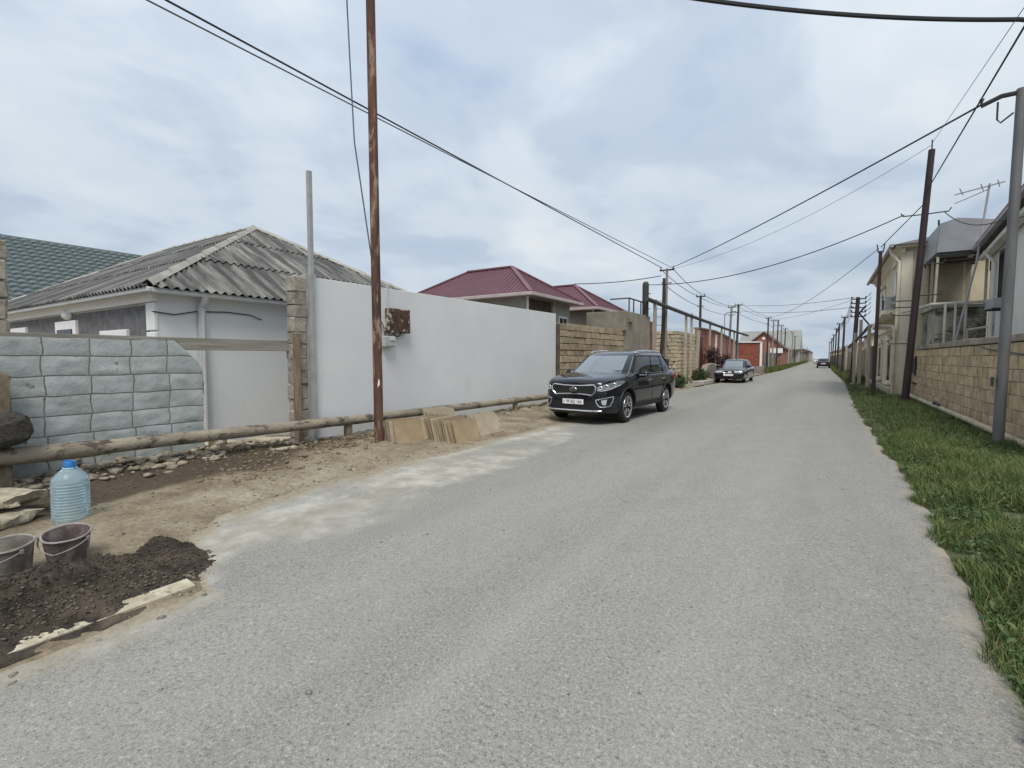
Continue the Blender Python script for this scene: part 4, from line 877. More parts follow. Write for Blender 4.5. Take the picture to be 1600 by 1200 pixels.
# far tree line / haze of green where the street vanishes
for k in range(9):
    y = 210 + k * 22; x = (-1) ** k * (9 + 3 * k) - 1
    t = thing('far_tree', 'low dark tree in the far distance where the street ends', 'tree', (x, y, 0), group='trees at the far end of the street')
    v, f = leaf_ball(500, (4, 4, 2.4), (x, y, 3.2), .55, 50 + k); fast('crown', v, f, m_shr, t)
    MB().cyl((x, y, 0), (x, y, 3), .22, .12, 8).build('trunk', MATS['bark'], t)

# ------------------------------------------------------------------ utility poles
m_pole_d = mat('dark_pole', (.050, .040, .040), (.032, .025, .026), 3, .75, sc=(3, 3, .4), bump=.2)
m_pole_c = mat('concrete_pole', (.26, .25, .235), (.19, .183, .17), 3, .9, bump=.2)
m_ins = plain('insulator', (.06, .06, .065), .3)
def pole(x, y, h, label, m, group, arm=.55, r=.09, lean=0., n_ins=2, low=True, mc=None):
    t = thing('utility_pole', label, 'pole', (x, y, 0), group=group)
    MB().cyl((x, y, -.1), (x + lean, y, h), r, r * .75, 12).build('shaft', m, t, True)
    if arm:
        MB().bar((x + lean - arm / 2, y, h - .08), (x + lean + arm / 2, y, h - .08), .07).build('crossarm', mc or m_dst, t)
        for k in range(n_ins):
            xx = x + lean - arm / 2 + arm * (k + .08) / (n_ins - .84); MB().cyl((xx, y, h - .05), (xx, y, h + .12), .03, .02, 8).build('insulator', m_ins, t)
    if low:
        MB().bar((x + lean * .9 - .25, y, h - .75), (x + lean * .9 + .25, y, h - .75), .045).build('lower_arm', mc or m_dst, t)
    return t
tp = pole(-6.92, 25.7, 6.1, 'slim grey pole of the twin pair carrying a crossarm of cables', mat('grey_brown_pole', (.29, .25, .21), (.19, .165, .14), 3, .85, sc=(3, 3, .4)), None, .75, .075, .03)
MB().tube([(-7.14, 25.55, -.1), (-7.02, 25.6, 3), (-7.02, 25.65, 5.6)], [.11, .09, .07], 10).build('utility_pole', m_pole_d, None, True, label='black leaning pole of the twin pair beside the grey one', cat='pole')
MB().box(-7.05, -6.72, 25.45, 25.75, 1.0, 1.45).build('pole_box', m_dst, None, bevel=.02, label='black junction box strapped low on the twin poles', cat='box')
bk = thing('bracket_rungs', 'row of thin curved wire brackets on the twin pole side', 'bracket', (-7.2, 25.7, 3))
for k in range(4): MB().tube([(-7.06, 25.7, 3.2 + .42 * k), (-7.35, 25.7, 3.2 + .42 * k), (-7.42, 25.7, 3.3 + .42 * k)], .014, 5).build('rung', m_dst, bk)
G1 = 'utility poles along the far left side'
pole(-7.3, 36, 5.85, 'dark pole rising between pale timber posts and red wall', m_pole_d, None, .6, .10)
pole(-7.0, 46, 5.95, 'pale concrete pole in front of the red wall, leaning slightly', m_pole_c, None, .6, .11, .25)
pole(-6.85, 50, 6.5, 'dark grey pole at the near corner of the brick gate wall', mat('slate_pole', (.10, .10, .105), (.07, .07, .075), 3, .8), None, .7, .12, .1)
fp = [(-5.35, 63, 6.1), (-5.3, 69, 6.2), (-5.2, 74, 6.5), (-5.2, 82, 6.3), (-5.2, 90, 6.2), (-5.2, 112, 6.6), (-5.2, 124, 6.2), (-5.0, 133, 5.2), (-5.0, 145, 5.0), (-4.9, 158, 4.8), (-4.8, 205, 5), (-4.7, 240, 5)]
for k, (x, y, h) in enumerate(fp): pole(x, y, h, 'slim street pole in the receding row along the far yard wall', (m_pole_d, m_pole_c)[k % 2], G1, .6 if k != 2 else .3, .10, .05 * (k % 3), low=k < 5)
for k, (y, h) in enumerate(((66, 3.3), (72, 3.3), (79, 3.4), (86, 3.2), (100, 3.4), (108, 3.4), (118, 3.5))):
    MB().bar((-5.55, y, 0), (-5.5, y, h), .2).build('timber_prop', m_wood, None, label='short pale timber prop standing before the far yard wall', cat='post', group='timber props before the far yard wall')
lmp = thing('street_lamp', 'thin arm lamp on a pipe standing above the red wall', 'lamp', (-6.9, 43.5, 0))
MB().tube([(-6.9, 43.5, 0), (-6.9, 43.5, 5.0), (-6.75, 43.5, 5.2), (-6.3, 43.5, 5.25)], .035, 8).build('shaft', m_pole_c, lmp, True); MB().box(-6.35, -6.05, 43.42, 43.58, 5.2, 5.28).build('head', m_dst, lmp)
# ------------------------------------------------------------------ right: stone block wall
m_rlime = mat('right_wall_block', (.54, .42, .265), (.37, .285, .175), 4, .95, bump=.6, bscale=30, bdist=.02, spots=(.22, .17, .11), spos=(.60, .75), sscale=3, rnd=.15)
rwl = thing('block_wall', 'long tan limestone block wall above the grass on the right', 'wall', (2.85, 15, 0))
zr = rows_of(-.05, 1.76, 8, .06)
blocks(rwl, m_rlime, (2.75, 22.3, 0), (0, -1, 0), (-1, 0, 0), 13.4, zr, .43, .2, jit=.2, gap=.012, lean=.008, c=.03)
MB().box(2.765, 2.95, 8.9, 22.3, -.1, 1.75).build('mortar_core', mat('tan_joint', (.34, .27, .18), (.16, .125, .085), 3, .97), rwl)
m_cop = mat('rough_coping', (.33, .285, .22), (.22, .19, .145), 2.5, .95, bump=.7, bscale=20, bdist=.03)
y = 8.9
while y < 22.2:
    l = random.uniform(1.6, 2.6); b_ = min(y + l, 22.32); z_ = 1.915 + random.uniform(-.02, .02)
    MB().hexa([(2.72, y + .005, 1.775), (2.97, y + .005, 1.775), (2.97, b_ - .005, 1.775), (2.72, b_ - .005, 1.775), (2.73, y + .005, z_), (2.97, y + .005, z_ + .01), (2.97, b_ - .005, z_), (2.73, b_ - .005, z_ - .012)]).build('coping', m_cop, rwl, bevel=.015); y = b_
m_ypipe = mat('pale_yellow_pipe', (.52, .44, .31), (.40, .33, .22), 3, .8, bump=.2)
pts = [(2.60 + .02 * noise.noise((y, 0, 0)), y, .20 + .015 * noise.noise((y * .7, 5, 0))) for y in np.linspace(7.5, 22.5, 30)]
MB().tube(pts, .062, 10).build('ground_pipe', m_ypipe, None, True, label='pale yellow pipe lying along the foot of the block wall', cat='pipe')
MB().tube([(2.66, 16.4, .05), (2.58, 16.55, .28), (2.56, 16.9, .33), (2.58, 17.2, .25), (2.62, 17.35, .05)], .035, 8).build('hose_loop', m_dst, None, True, label='short dark hose arched over the yellow ground pipe', cat='hose')
MB().tube([(2.735, 9, 1.62), (2.735, 11.0, 1.55), (2.735, 13, 1.66), (2.735, 13.6, 1.72)], .012, 6).build('wall_cable', m_dst, None, True, label='black cable sagging along the top of the block wall', cat='cable')
sb = thing('wall_shutter', 'narrow dark framed opening at the far end of the block wall', 'shutter', (2.74, 22.1, .9))
MB().box(2.70, 2.745, 21.7, 22.2, .95, 1.5).build('panel', m_brown, sb); MB().box(2.69, 2.75, 21.62, 21.7, .9, 1.55).build('frame', m_dst, sb); MB().bar((2.7, 21.5, .62), (2.7, 22.25, .62), .05).build('bar', m_dst, sb)

# ------------------------------------------------------------------ cream two-storey house
m_crm = mat('cream_wall', (.62, .55, .40), (.54, .475, .34), 1.4, .9, bump=.15, spots=(.36, .30, .2), spos=(.64, .8), sscale=1.2)
m_crt = mat('cream_trim', (.71, .655, .53), (.62, .565, .45), 2, .85, bump=.1)
m_rtile = mat('red_tile', (.24, .085, .06), (.17, .06, .045), 6, .85, bump=.4)
chh = thing('cream_house', 'two-storey cream house with mouldings and an air conditioner', 'house', (4, 27.5, 0))
X0, YA, YB, ZT = 2.4, 22.6, 32.6, 5.5
MB().box(X0, 6, YA, YB, -.1, ZT).build('wall', m_crm, chh)
MB().box(X0 - .09, X0 + .24, YA - .07, YA + .3, -.1, ZT - .2).build('pilaster', m_crt, chh, bevel=.012)
MB().box(X0 - .07, X0 + .2, YB - .3, YB + .05, -.1, ZT - .2).build('pilaster', m_crt, chh, bevel=.012)
MB().prism([(X0, 0, ZT - .25), (X0 - .12, 0, ZT - .2), (X0 - .16, 0, ZT - .08), (X0 - .3, 0, ZT - .03), (X0 - .3, 0, ZT + .03), (X0, 0, ZT + .03)], (0, YB - YA + .3, 0)).build('cornice', m_crt, chh).location = (0, YA - .15, 0)
MB().box(X0 - .3, 3.4, YA - .3, YA + .0, ZT - .05, ZT + .03).build('cornice', m_crt, chh)
MB().box(X0 - .06, X0, YA + .3, YB - .3, 2.62, 2.78).build('string_course', m_crt, chh, bevel=.01)
rfc = MB().add([(X0 - .4, YA - .4, ZT + .03), (X0 - .4, YB + .4, ZT + .03), (6.4, YB + .4, ZT + .03), (6.4, YA - .4, ZT + .03), (4.4, YA + 2.2, ZT + .85), (4.4, YB - 2.2, ZT + .85)], [(0, 1, 5, 4), (1, 2, 5), (2, 3, 4, 5), (3, 0, 4), (0, 3, 2, 1)]).build('roof', mat('dark_sheet_roof', (.11, .105, .10), None, 2, .7), chh)
MB().bar((X0 - .42, YA - .45, ZT + .0), (X0 - .42, YB + .42, ZT + .0), .11, .13).build('gutter', mat('aged_gutter', (.40, .37, .31), None, 2, .7), chh, bevel=.02)
MB().tube([(X0 - .42, YA - .1, ZT - .05), (X0 - .40, YA - .1, ZT - .22), (X0 - .16, YA - .1, ZT - .55), (X0 - .16, YA - .1, ZT - .8), (X0 - .16, YA - .1, 0)], .055, 10).build('downpipe', m_crt, chh, True)
def cwin(ya, yb, za, zb, sill=True):
    w = MB().box(X0 - .05, X0, ya - .15, yb + .15, za - .05, zb + .18).build('window', m_crt, chh, bevel=.012)
    MB().box(X0 - .056, X0 - .048, ya, yb, za, zb).build('pane', m_dkglass, w)
    MB().box(X0 - .07, X0 - .045, (ya + yb) / 2 - .04, (ya + yb) / 2 + .04, za, zb).build('mullion', mat('brown_frame', (.07, .045, .035), None, 3, .6), w)
    if sill: MB().box(X0 - .16, X0 - .0, ya - .22, yb + .22, za - .15, za - .055).build('sill', m_crt, w)
    MB().prism([(X0 - .055, ya - .25, zb + .18), (X0 - .055, yb + .25, zb + .18), (X0 - .055, (ya + yb) / 2, zb + .42)], (-.1, 0, 0)).build('pediment', m_crt, w)
cwin(23.5, 24.7, 3.72, 4.85); cwin(28.6, 30.0, 3.2, 4.55); cwin(25.2, 26.4, .55, 2.05); cwin(29, 30.3, .6, 2.0)
MB().prism([(X0, 23.2, 3.15), (X0, 27.2, 2.75), (X0, 27.2, 2.9), (X0, 23.2, 3.3)], (-.55, 0, 0)).build('canopy', m_crt, chh)
MB().box(X0 - .28, X0, YA + .2, YB - .2, -.1, .35).build('plinth', mat('house_plinth', (.40, .35, .27), None, 2, .95), chh, bevel=.02)
ac = thing('air_conditioner', 'pale boxy air conditioner unit below the cream house window', 'air conditioner', (X0 - .35, 24.4, 3.2))
MB().box(X0 - .42, X0 - .1, 23.85, 24.75, 3.28, 3.86).build('case', mat('ac_case', (.48, .48, .45), None, 4, .6), ac, bevel=.02)
MB().lathe([(.0, .0), (.22, .0), (.24, -.02)], (X0 - .425, 24.3, 3.57), 20, 'x').build('fan_grille', m_dst, ac)
for y in (24.0, 24.6): MB().bar((X0, y, 3.22), (X0 - .45, y, 3.27), .04).build('bracket', m_dst, ac)
# gas pipe loop in front of the cream house
gl = thing('gas_pipe_loop', 'cream gas pipe on posts looping past the cream house front', 'pipe', (2, 26, 0))
m_gl = mat('cream_pipe', (.46, .40, .31), (.36, .31, .235), 4, .8, bump=.15)
MB().tube([(2.18, 22.45, 0), (2.18, 22.45, 2.45), (2.17, 22.55, 2.6), (2.14, 22.8, 2.66), (1.86, 27.3, 2.98), (1.80, 28.0, 3.0)], .06, 10).build('pipe', m_gl, gl, True)
MB().tube([(1.80, 28.0, 3.0), (1.72, 29.5, 2.8), (1.55, 33, 2.45), (1.5, 40, 2.3)], .065, 10).build('pipe', m_gp, gl, True)
for x, y, h in ((1.80, 28.0, 3.05), (1.50, 33.2, 2.9), (1.66, 31.5, 3.5)): MB().bar((x, y, -.05), (x, y, h), .14).build('post', m_wood, gl)
MB().tube([(1.5, 33.2, 2.9), (1.6, 33.1, 3.9), (1.9, 32.9, 4.3)], .05, 8).build('brace', m_gp, gl, True)
gm = thing('gate', 'grey-brown steel yard gate past the cream house', 'gate', (2.2, 34.5, 0))
for k in range(3): MB().box(2.28, 2.33, 32.8 + k * 1.1, 33.86 + k * 1.1, .05, 2.15).build('panel', mat('gate_steel', (.14, .12, .105), (.1, .085, .075), 2, .7), gm, bevel=.01)
MB().box(2.2, 2.4, 36.15, 36.35, 0, 2.35).build('gatepost', m_wood, gm); 
# concrete step
MB().box(1.5, 2.35, 27.2, 30.5, -.05, .10).build('doorstep', m_conc, None, bevel=.02, label='low concrete apron before the cream house door', cat='step')
MB().box(1.35, 2.3, 32.6, 36.5, -.05, .07).build('doorstep', m_conc, None, bevel=.02, label='low concrete apron in front of the grey-brown gate', cat='step')
# ------------------------------------------------------------------ stained terrace and sheet-metal loggia
m_stain = mat('stained_plaster', (.37, .35, .30), (.25, .235, .195), 1.3, .95, bump=.6, bscale=18, bdist=.03, spots=(.085, .08, .065), spos=(.50, .58), sscale=1.4)
tr = thing('terrace', 'stained plaster terrace block with exposed stone beside the cream house', 'terrace', (3.6, 21.4, 0))
MB().box(2.98, 4.18, 20.3, 22.58, -.1, 3.05).build('wall', m_stain, tr, bevel=.02)
MB().box(2.9, 4.19, 20.22, 22.58, 3.052, 3.15).build('floor_slab', m_conc, tr, bevel=.01)
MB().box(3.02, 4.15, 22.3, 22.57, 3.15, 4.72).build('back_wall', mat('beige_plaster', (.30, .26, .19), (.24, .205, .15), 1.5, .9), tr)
for k, (x, z, s, h) in enumerate(((3.15, 2.2, .28, .2), (3.5, 2.15, .34, .22), (3.85, 2.2, .3, .2), (3.3, 2.45, .3, .2), (3.68, 2.42, .34, .22))):
    ob = bpy.data.objects.new('stone', chamfer_box(m_rub, 120 + k, .15, .08)); link(ob, tr); ob.location = (x, 20.31, z); ob.scale = (s, .09, h)
rlg = thing('terrace_railing', 'white pipe railing along the stained terrace edge', 'railing', (3.3, 20.1, 2))
m_wp = mat('white_pipe', (.55, .53, .48), (.45, .43, .38), 3, .7)
MB().tube([(2.35, 22.2, 3.12), (2.75, 20.6, 3.16), (2.85, 20.15, 3.18), (4.15, 20.1, 3.2)], .045, 8).build('rail', m_wp, rlg, True)
for x in (3.18, 3.42, 3.66): MB().cyl((x, 20.1, 1.95), (x, 20.1, 3.2), .035, n=8).build('baluster', m_wp, rlg)
MB().tube([(3.7, 20.0, 2.0), (3.7, 20.0, 2.35), (4.3, 19.6, 2.45)], .035, 8).build('brace', m_wp, rlg, True)
lg = thing('loggia_canopy', 'grey sheet-metal box canopy on poles over the terrace', 'canopy', (3.6, 21.4, 3.15))
m_sheet = mat('grey_sheet', (.32, .335, .35), (.25, .262, .275), 1.2, .55, bump=.1, spots=(.2, .19, .18), spos=(.66, .8), sscale=2)
MB().prism([(2.92, 20.15, 4.78), (4.28, 20.15, 4.78), (4.28, 20.15, 5.62), (3.4, 20.15, 5.80), (2.98, 20.15, 5.68)], (0, 2.55, 0)).build('cladding', m_sheet, lg, bevel=.01)
MB().box(2.96, 4.24, 20.2, 22.64, 4.70, 4.775).build('underside', mat('shaded_underside', (.09, .085, .08), None, 3, .9), lg)  # dark panel colour stands in for shade beneath the canopy
for y in (20.24, 20.9, 21.6, 22.4): MB().bar((2.94, y, 4.68), (4.26, y, 4.68), .05).build('joist', m_dst, lg)
for a, b_ in (((2.97, 20.25), (2.94, 20.25)), ((3.02, 21.4), (3.0, 21.4)), ((3.0, 22.2), (3.0, 22.2)), ((4.12, 20.3), (4.12, 20.3)), ((3.9, 21.9), (3.9, 21.9))): MB().bar((*b_, 3.15), (*a, 4.7), .06).build('post', m_gl, lg)
MB().bar((2.96, 20.3, 5.80), (3.3, 22.5, 5.9), .05).build('top_trim', m_dst, lg)
# ------------------------------------------------------------------ white house behind the wall
m_whw = mat('offwhite_wall', (.72, .71, .66), (.65, .64, .59), 1.2, .9, bump=.12, spots=(.45, .43, .38), spos=(.62, .8), sscale=1.5)
wh = thing('gabled_house', 'off-white house with grey eaves standing behind the block wall', 'house', (6, 15.5, 0))
MB().prism([(4.2, 9.2, -.1), (4.2, 20.29, -.1), (4.2, 20.29, 4.62), (4.2, 14.2, 5.42), (4.2, 9.2, 4.62)], (4.5, 0, 0)).build('wall', m_whw, wh)
m_eav = mat('grey_eave', (.17, .165, .16), (.12, .117, .113), 2, .7)
rf1 = MB().prism([(3.8, 20.75, 4.68), (3.8, 14.2, 5.56), (3.8, 8.6, 4.72), (3.8, 8.6, 4.84), (3.8, 14.2, 5.70), (3.8, 20.75, 4.80)], (5.2, 0, 0)).build('roof', m_eav, wh)
MB().prism([(3.82, 20.7, 4.83), (3.82, 14.2, 5.73), (3.82, 14.2, 5.80), (3.82, 20.7, 4.90)], (5.1, 0, 0)).build('tile_slope', m_rtile, rf1)
MB().prism([(3.82, 14.2, 5.74), (3.82, 8.6, 4.87), (3.82, 8.6, 4.94), (3.82, 14.2, 5.805)], (5.1, 0, 0)).build('tile_slope', m_rtile, rf1)
MB().bar((3.82, 20.8, 4.70), (3.82, 14.2, 5.60), .12, .10).build('fascia', m_sheet, rf1)
MB().bar((4.05, 20.4, 4.52), (4.05, 14.2, 5.36), .2, .12).build('soffit_board', m_whw, rf1)
w = MB().box(4.1, 4.2, 18.1, 19.0, 3.1, 4.5).build('window', m_dst, wh, bevel=.01)
MB().box(4.085, 4.098, 18.18, 18.92, 3.2, 4.42).build('pane', m_dkglass, w)
MB().box(4.14, 4.2, 19.9, 20.1, 4.1, 4.4).build('vent', m_dst, wh)
w = MB().box(4.1, 4.2, 12.6, 13.8, 3.1, 4.4).build('window', m_dst, wh, bevel=.01); MB().box(4.085, 4.098, 12.7, 13.7, 3.2, 4.32).build('pane', m_dkglass, w)
MB().tube([(3.9, 19.6, 4.62), (4.0, 19.6, 4.45), (4.12, 19.6, 4.3), (4.12, 19.6, 2.0)], .05, 10).build('downpipe', m_whw, wh, True)
ac = thing('air_conditioner', 'grey air conditioner unit under the off-white house window', 'air conditioner', (4.0, 18.6, 2.85))
MB().box(3.85, 4.18, 18.2, 19.0, 2.85, 3.12).build('case', m_sheet, ac, bevel=.02); MB().bar((4.2, 18.3, 2.83), (3.85, 18.3, 2.83), .04).build('bracket', m_dst, ac); MB().bar((4.2, 18.9, 2.83), (3.85, 18.9, 2.83), .04).build('bracket', m_dst, ac)
an = thing('tv_antenna', 'thin metal roof antenna with crossed rods above the loggia', 'antenna', (3.85, 19.6, 2))
MB().tube([(3.35, 19.6, 1.9), (3.75, 19.6, 4.3), (3.95, 19.6, 6.55)], .028, 8).build('mast', m_galv, an, True)
MB().bar((3.2, 19.7, 6.38), (4.25, 19.5, 6.52), .03).build('boom', m_galv, an)
for k, x in enumerate((3.35, 3.8, 4.15)): MB().cyl((x - .12, 19.2, 6.42 + .05 * k), (x + .1, 20.0, 6.42 + .05 * k), .012, n=6).build('rod', m_galv, an)
MB().cyl((3.2, 19.6, 6.1), (3.95, 19.6, 6.4), .014, n=6).build('stay', m_galv, an)
# far right yard walls
m_tanw = mat('far_tan_wall', (.30, .245, .165), (.205, .165, .11), 2, .95, bump=.4, rnd=.12)
rf2 = thing('far_yard_wall', 'low tan stone yard wall lining the far right of the street', 'wall', (2.6, 60, 0))
y = 36.5; k = 0
while y < 190:
    l = 2.4 if y < 60 else 8; MB().box(2.3 - .004 * k, 2.6, y + .02, y + l - .02, -.1, 2.05 + .15 * noise.noise((y, 8, 0))).build('panel', m_tanw, rf2); y += l; k += 1
for k, (x, y, sx_, sy_, h, lab) in enumerate(((5.5, 44, 5, 8, 3.2, 'low cream roofed house behind the far right yard wall'), (5, 70, 4, 12, 2.9, 'second low house farther behind the right yard wall'), (4.6, 200, 4, 40, 3.4, 'farthest low house closing the right of the street'))):
    t = thing('far_house', lab, 'house', (x, y, 0)); MB().box(x - sx_ / 2, x + sx_ / 2, y, y + sy_, -.1, h).build('wall', m_crm, t)
    MB().prism([(x - sx_ / 2 - .3, y - .3, h), (x, y - .3, h + 1), (x + sx_ / 2 + .3, y - .3, h)], (0, sy_ + .6, 0)).build('roof', MATS['brown_roof'], t)
# poles on the right
p1 = thing('utility_pole', 'grey painted tapering pole in the grass before the block wall', 'pole', (2.36, 10.5, 0))
m_gpole = mat('grey_pole_paint', (.15, .15, .152), (.11, .11, .113), 3, .6, sc=(3, 3, .5), bump=.15)
MB().cyl((2.36, 10.5, -.1), (2.42, 10.5, 5.55), .072, .062, 20).build('shaft', m_gpole, p1, True)
MB().tube([(2.42, 10.5, 5.5), (2.2, 10.5, 5.5), (1.98, 10.52, 5.42), (1.98, 10.52, 5.52)], .035, 6).build('hook_arm', m_dst, p1)
MB().tube([(2.16, 10.5, 5.42), (2.16, 10.5, 5.16), (2.2, 10.5, 5.1), (2.33, 10.45, 5.2)], .013, 6).build('jumper_wire', m_dst, p1, True)
MB().box(2.24, 2.27, 10.44, 10.5, 1.05, 1.2).build('clamp', m_dst, p1)
p2 = thing('utility_pole', 'tall purplish-brown steel pole coloured dark as if backlit, with side hooks at the wall end', 'pole', (2.26, 19.9, 0))
m_purp = mat('backlit_brown_pole', (.040, .022, .026), (.026, .015, .018), 3, .6, sc=(3, 3, .4), bump=.15)  # dark look against the bright sky is put into the pole colour
MB().cyl((2.26, 19.9, -.1), (2.66, 19.9, 7.9), .105, .085, 20).build('shaft', m_purp, p2, True)
MB().cyl((2.66, 19.9, 7.9), (2.66, 19.9, 8.2), .018, n=6).build('tip_rod', m_dst, p2)
for z, s in ((5.95, 1), (5.95, -1), (4.4, 1), (3.45, 1), (3.3, -1), (2.85, -1), (1.95, -1), (3.1, -1)): 
    xc = 2.26 + .4 * z / 7.9; MB().tube([(xc, 19.85, z), (xc + s * .55, 19.8, z), (xc + s * .6, 19.8, z + .1)], .018, 6).build('hook', m_dst, p2)
p3_ = thing('utility_pole', 'slim dark rusty pole in front of the cream house', 'pole', (1.63, 22.5, 0))
MB().cyl((1.63, 22.5, -.1), (1.69, 22.5, 5.4), .065, .055, 14).build('shaft', mat('dark_rust_pole', (.055, .030, .026), (.035, .02, .018), 3, .7, sc=(3, 3, .4)), p3_, True)
for x in (-.07, .07): MB().cyl((1.69 + x, 22.5, 5.35), (1.69 + x * 1.6, 22.5, 5.65), .022, n=6).build('insulator', m_ins, p3_)
p4_ = thing('utility_pole', 'dark pole stacked with crossarms and insulators beyond the cream house', 'pole', (1.45, 34.2, 0))
MB().cyl((1.45, 34.2, -.1), (1.62, 34.2, 4.95), .12, .10, 14).build('shaft', m_pole_d, p4_, True)
for z in (4.85, 4.6, 4.35, 4.1, 3.85): 
    a = MB().bar((1.3, 34.2, z), (2.0, 34.2, z), .06).build('crossarm', m_dst, p4_); MB().cyl((1.98, 34.2, z), (1.98, 34.2, z + .13), .04, n=8).build('insulator', m_ins, a); MB().cyl((1.33, 34.2, z), (1.33, 34.2, z + .13), .04, n=8).build('insulator', m_ins, a)
MB().bar((1.58, 34.2, 4.2), (2.3, 34.2, 3.2), .08).build('strut', m_dst, p4_)
for k, (y, h, x) in enumerate(((46, 4.7, 1.3), (58, 4.9, 1.25), (70, 5.0, 1.25), (83, 4.8, 1.2), (100, 4.8, 1.2), (130, 5, 1.2))): pole(x, y, h, 'dark street pole in the receding row along the far right yard wall', m_pole_d, 'utility poles along the far right side', .45, .09, .08, low=False)
for k, (y, h) in enumerate(((37.5, 2.9), (41, 2.7), (52, 2.4), (63, 2.4))): MB().bar((1.75, y, 0), (1.78, y, h), .15).build('timber_prop', m_wood, None, label='short pale timber prop standing before the far right yard wall', cat='post', group='timber props on the far right')
# ------------------------------------------------------------------ overhead cables
m_cab = plain('cable_black', (.025, .026, .03), .6); m_cab2 = plain('cable_steel', (.10, .105, .115), .5)
def cable(pts, r, label, sag=0., m=None, n=24):
    P = []
    for a, b_ in zip(pts[:-1], pts[1:]):
        a, b_ = Vector(a), Vector(b_)
        for k in range(n): t = k / n; P.append(a.lerp(b_, t) - Vector((0, 0, 4 * sag * t * (1 - t))))
    P.append(Vector(pts[-1])); return MB().tube(P, r, 6).build('overhead_cable', m or m_cab, None, True, label=label, cat='cable')
A = (-6.9, 25.7, 6.15)
cable([(-10.2, -25, 8.4), (-8.4, 3.2, 6.82), (-7.15, 25.7, 6.15)], .017, 'upper of two cables running from the twin poles over the white wall', 0)
cable([(-10.2, -25, 8.1), (-8.48, 3.2, 6.72), (-6.65, 25.7, 6.12)], .013, 'lower thin cable running from the twin poles over the white wall', 0.02, m_cab2)
cable([(-6.40, 5.67, 3.2), (-6.47, 5.42, 4.98), (-6.48, 5.37, 6.16), (-6.47, 5.32, 7.11), (-6.47, 5.5, 8.2)], .011, 'loose cable hanging beside the tall rusty pole', 0, m_cab2)
cable([(-6.65, 25.7, 6.12), (1.98, 10.52, 5.44)], .016, 'cable spanning the road from twin poles to the grey pole', .12)
cable([(-6.65, 25.7, 6.05), (2.66, 19.9, 8.05)], .007, 'hair-thin wire from twin poles to the purplish pole tip', .5, m_cab2)
cable([(2.66, 19.9, 8.1), (2.3, 9.8, 6.5), (2.2, -12, 5.9)], .006, 'hair-thin wire leaving the purplish pole tip toward the near side', 0, m_cab2)
cable([(1.69, 22.5, 5.55), (2.55, 19.82, 6.3), (2.62, 19.8, 6.75), (2.26, 9.87, 6.15), (2.1, -12, 5.2)], .015, 'cable strung along the right side past the purplish pole', 0)
cable([(1.62, 22.5, 5.5), (-5.3, 63, 6.15)], .013, 'cable from the slim rusty pole across to the far left poles', .6)
cable([(-6.85, 22.45, 4.85), (2.05, 19.8, 6.0)], .016, 'cable sagging from the black flue to the purplish pole hook', .55)
cable([(3.0, 19.8, 5.95), (3.3, 15, 4.55), (4.18, 11, 4.6)], .013, 'cable drooping from the purplish pole to the off-white house', .25)
cable([(-7.2, 25.7, 5.75), (-10.375, 21.975, 5.12)], .02, 'cable from the twin poles to the second maroon roof', .1)
cable([(-14.9, -.2, 8.0), (-1.9, 8.0, 7.02), (2.4, 10.7, 6.67), (14, 18, 5.7)], .034, 'thick twisted cable crossing high over the road', .10)
for k, (dx_, dz, s) in enumerate(((-.3, 0, .3), (.3, 0, .35), (-.2, -.7, .3))):
    nm = ['outer', 'inner', 'lower'][k]
    cable([(-6.92 + dx_, 25.7, 6.1 + dz), (-7.3 + dx_ * .8, 36, 5.85 + dz), (-6.8 + dx_, 46, 5.95 + dz), (-6.75 + dx_, 50, 6.45 + dz), (-5.3 + dx_, 63, 6.1 + dz), (-5.2 + dx_, 90, 6.2 + dz), (-5.2 + dx_, 124, 6.2 + dz), (-4.8 + dx_, 205, 5 + dz)], .016, nm + ' cable linking the poles down the left side of the street', s * .5, n=8)
cable([(-6.75, 50, 6.45), (1.45, 34.2, 4.95)], .014, 'upper wire crossing the far road to the crossarm pole', .25, m_cab2)
cable([(-6.75, 50, 5.9), (1.45, 34.2, 4.4)], .014, 'lower wire crossing the far road to the crossarm pole', .25, m_cab2)
cable([(-5.3, 63, 5.9), (1.45, 34.2, 4.85)], .011, 'faint wire from the first far left pole to the crossarm pole', .3, m_cab2)
for k, z in enumerate((4.95, 4.7, 4.45, 4.2, 3.95)):
    o = cable([(1.98, 34.2, z), (2.12, 32.7, z + .05)], .016, 'short wire from the crossarm pole to the cream house corner', .06); o['group'] = 'service wires at the crossarm pole'
    o = cable([(1.33, 34.2, z), (1.36, 46, 4.7 - .1 * k), (1.3, 58, 4.85 - .1 * k), (1.3, 83, 4.75 - .1 * k), (1.2, 130, 4.9 - .1 * k)], .012, 'wire strung between the far right poles', .3, n=8); o['group'] = 'wires along the far right poles'
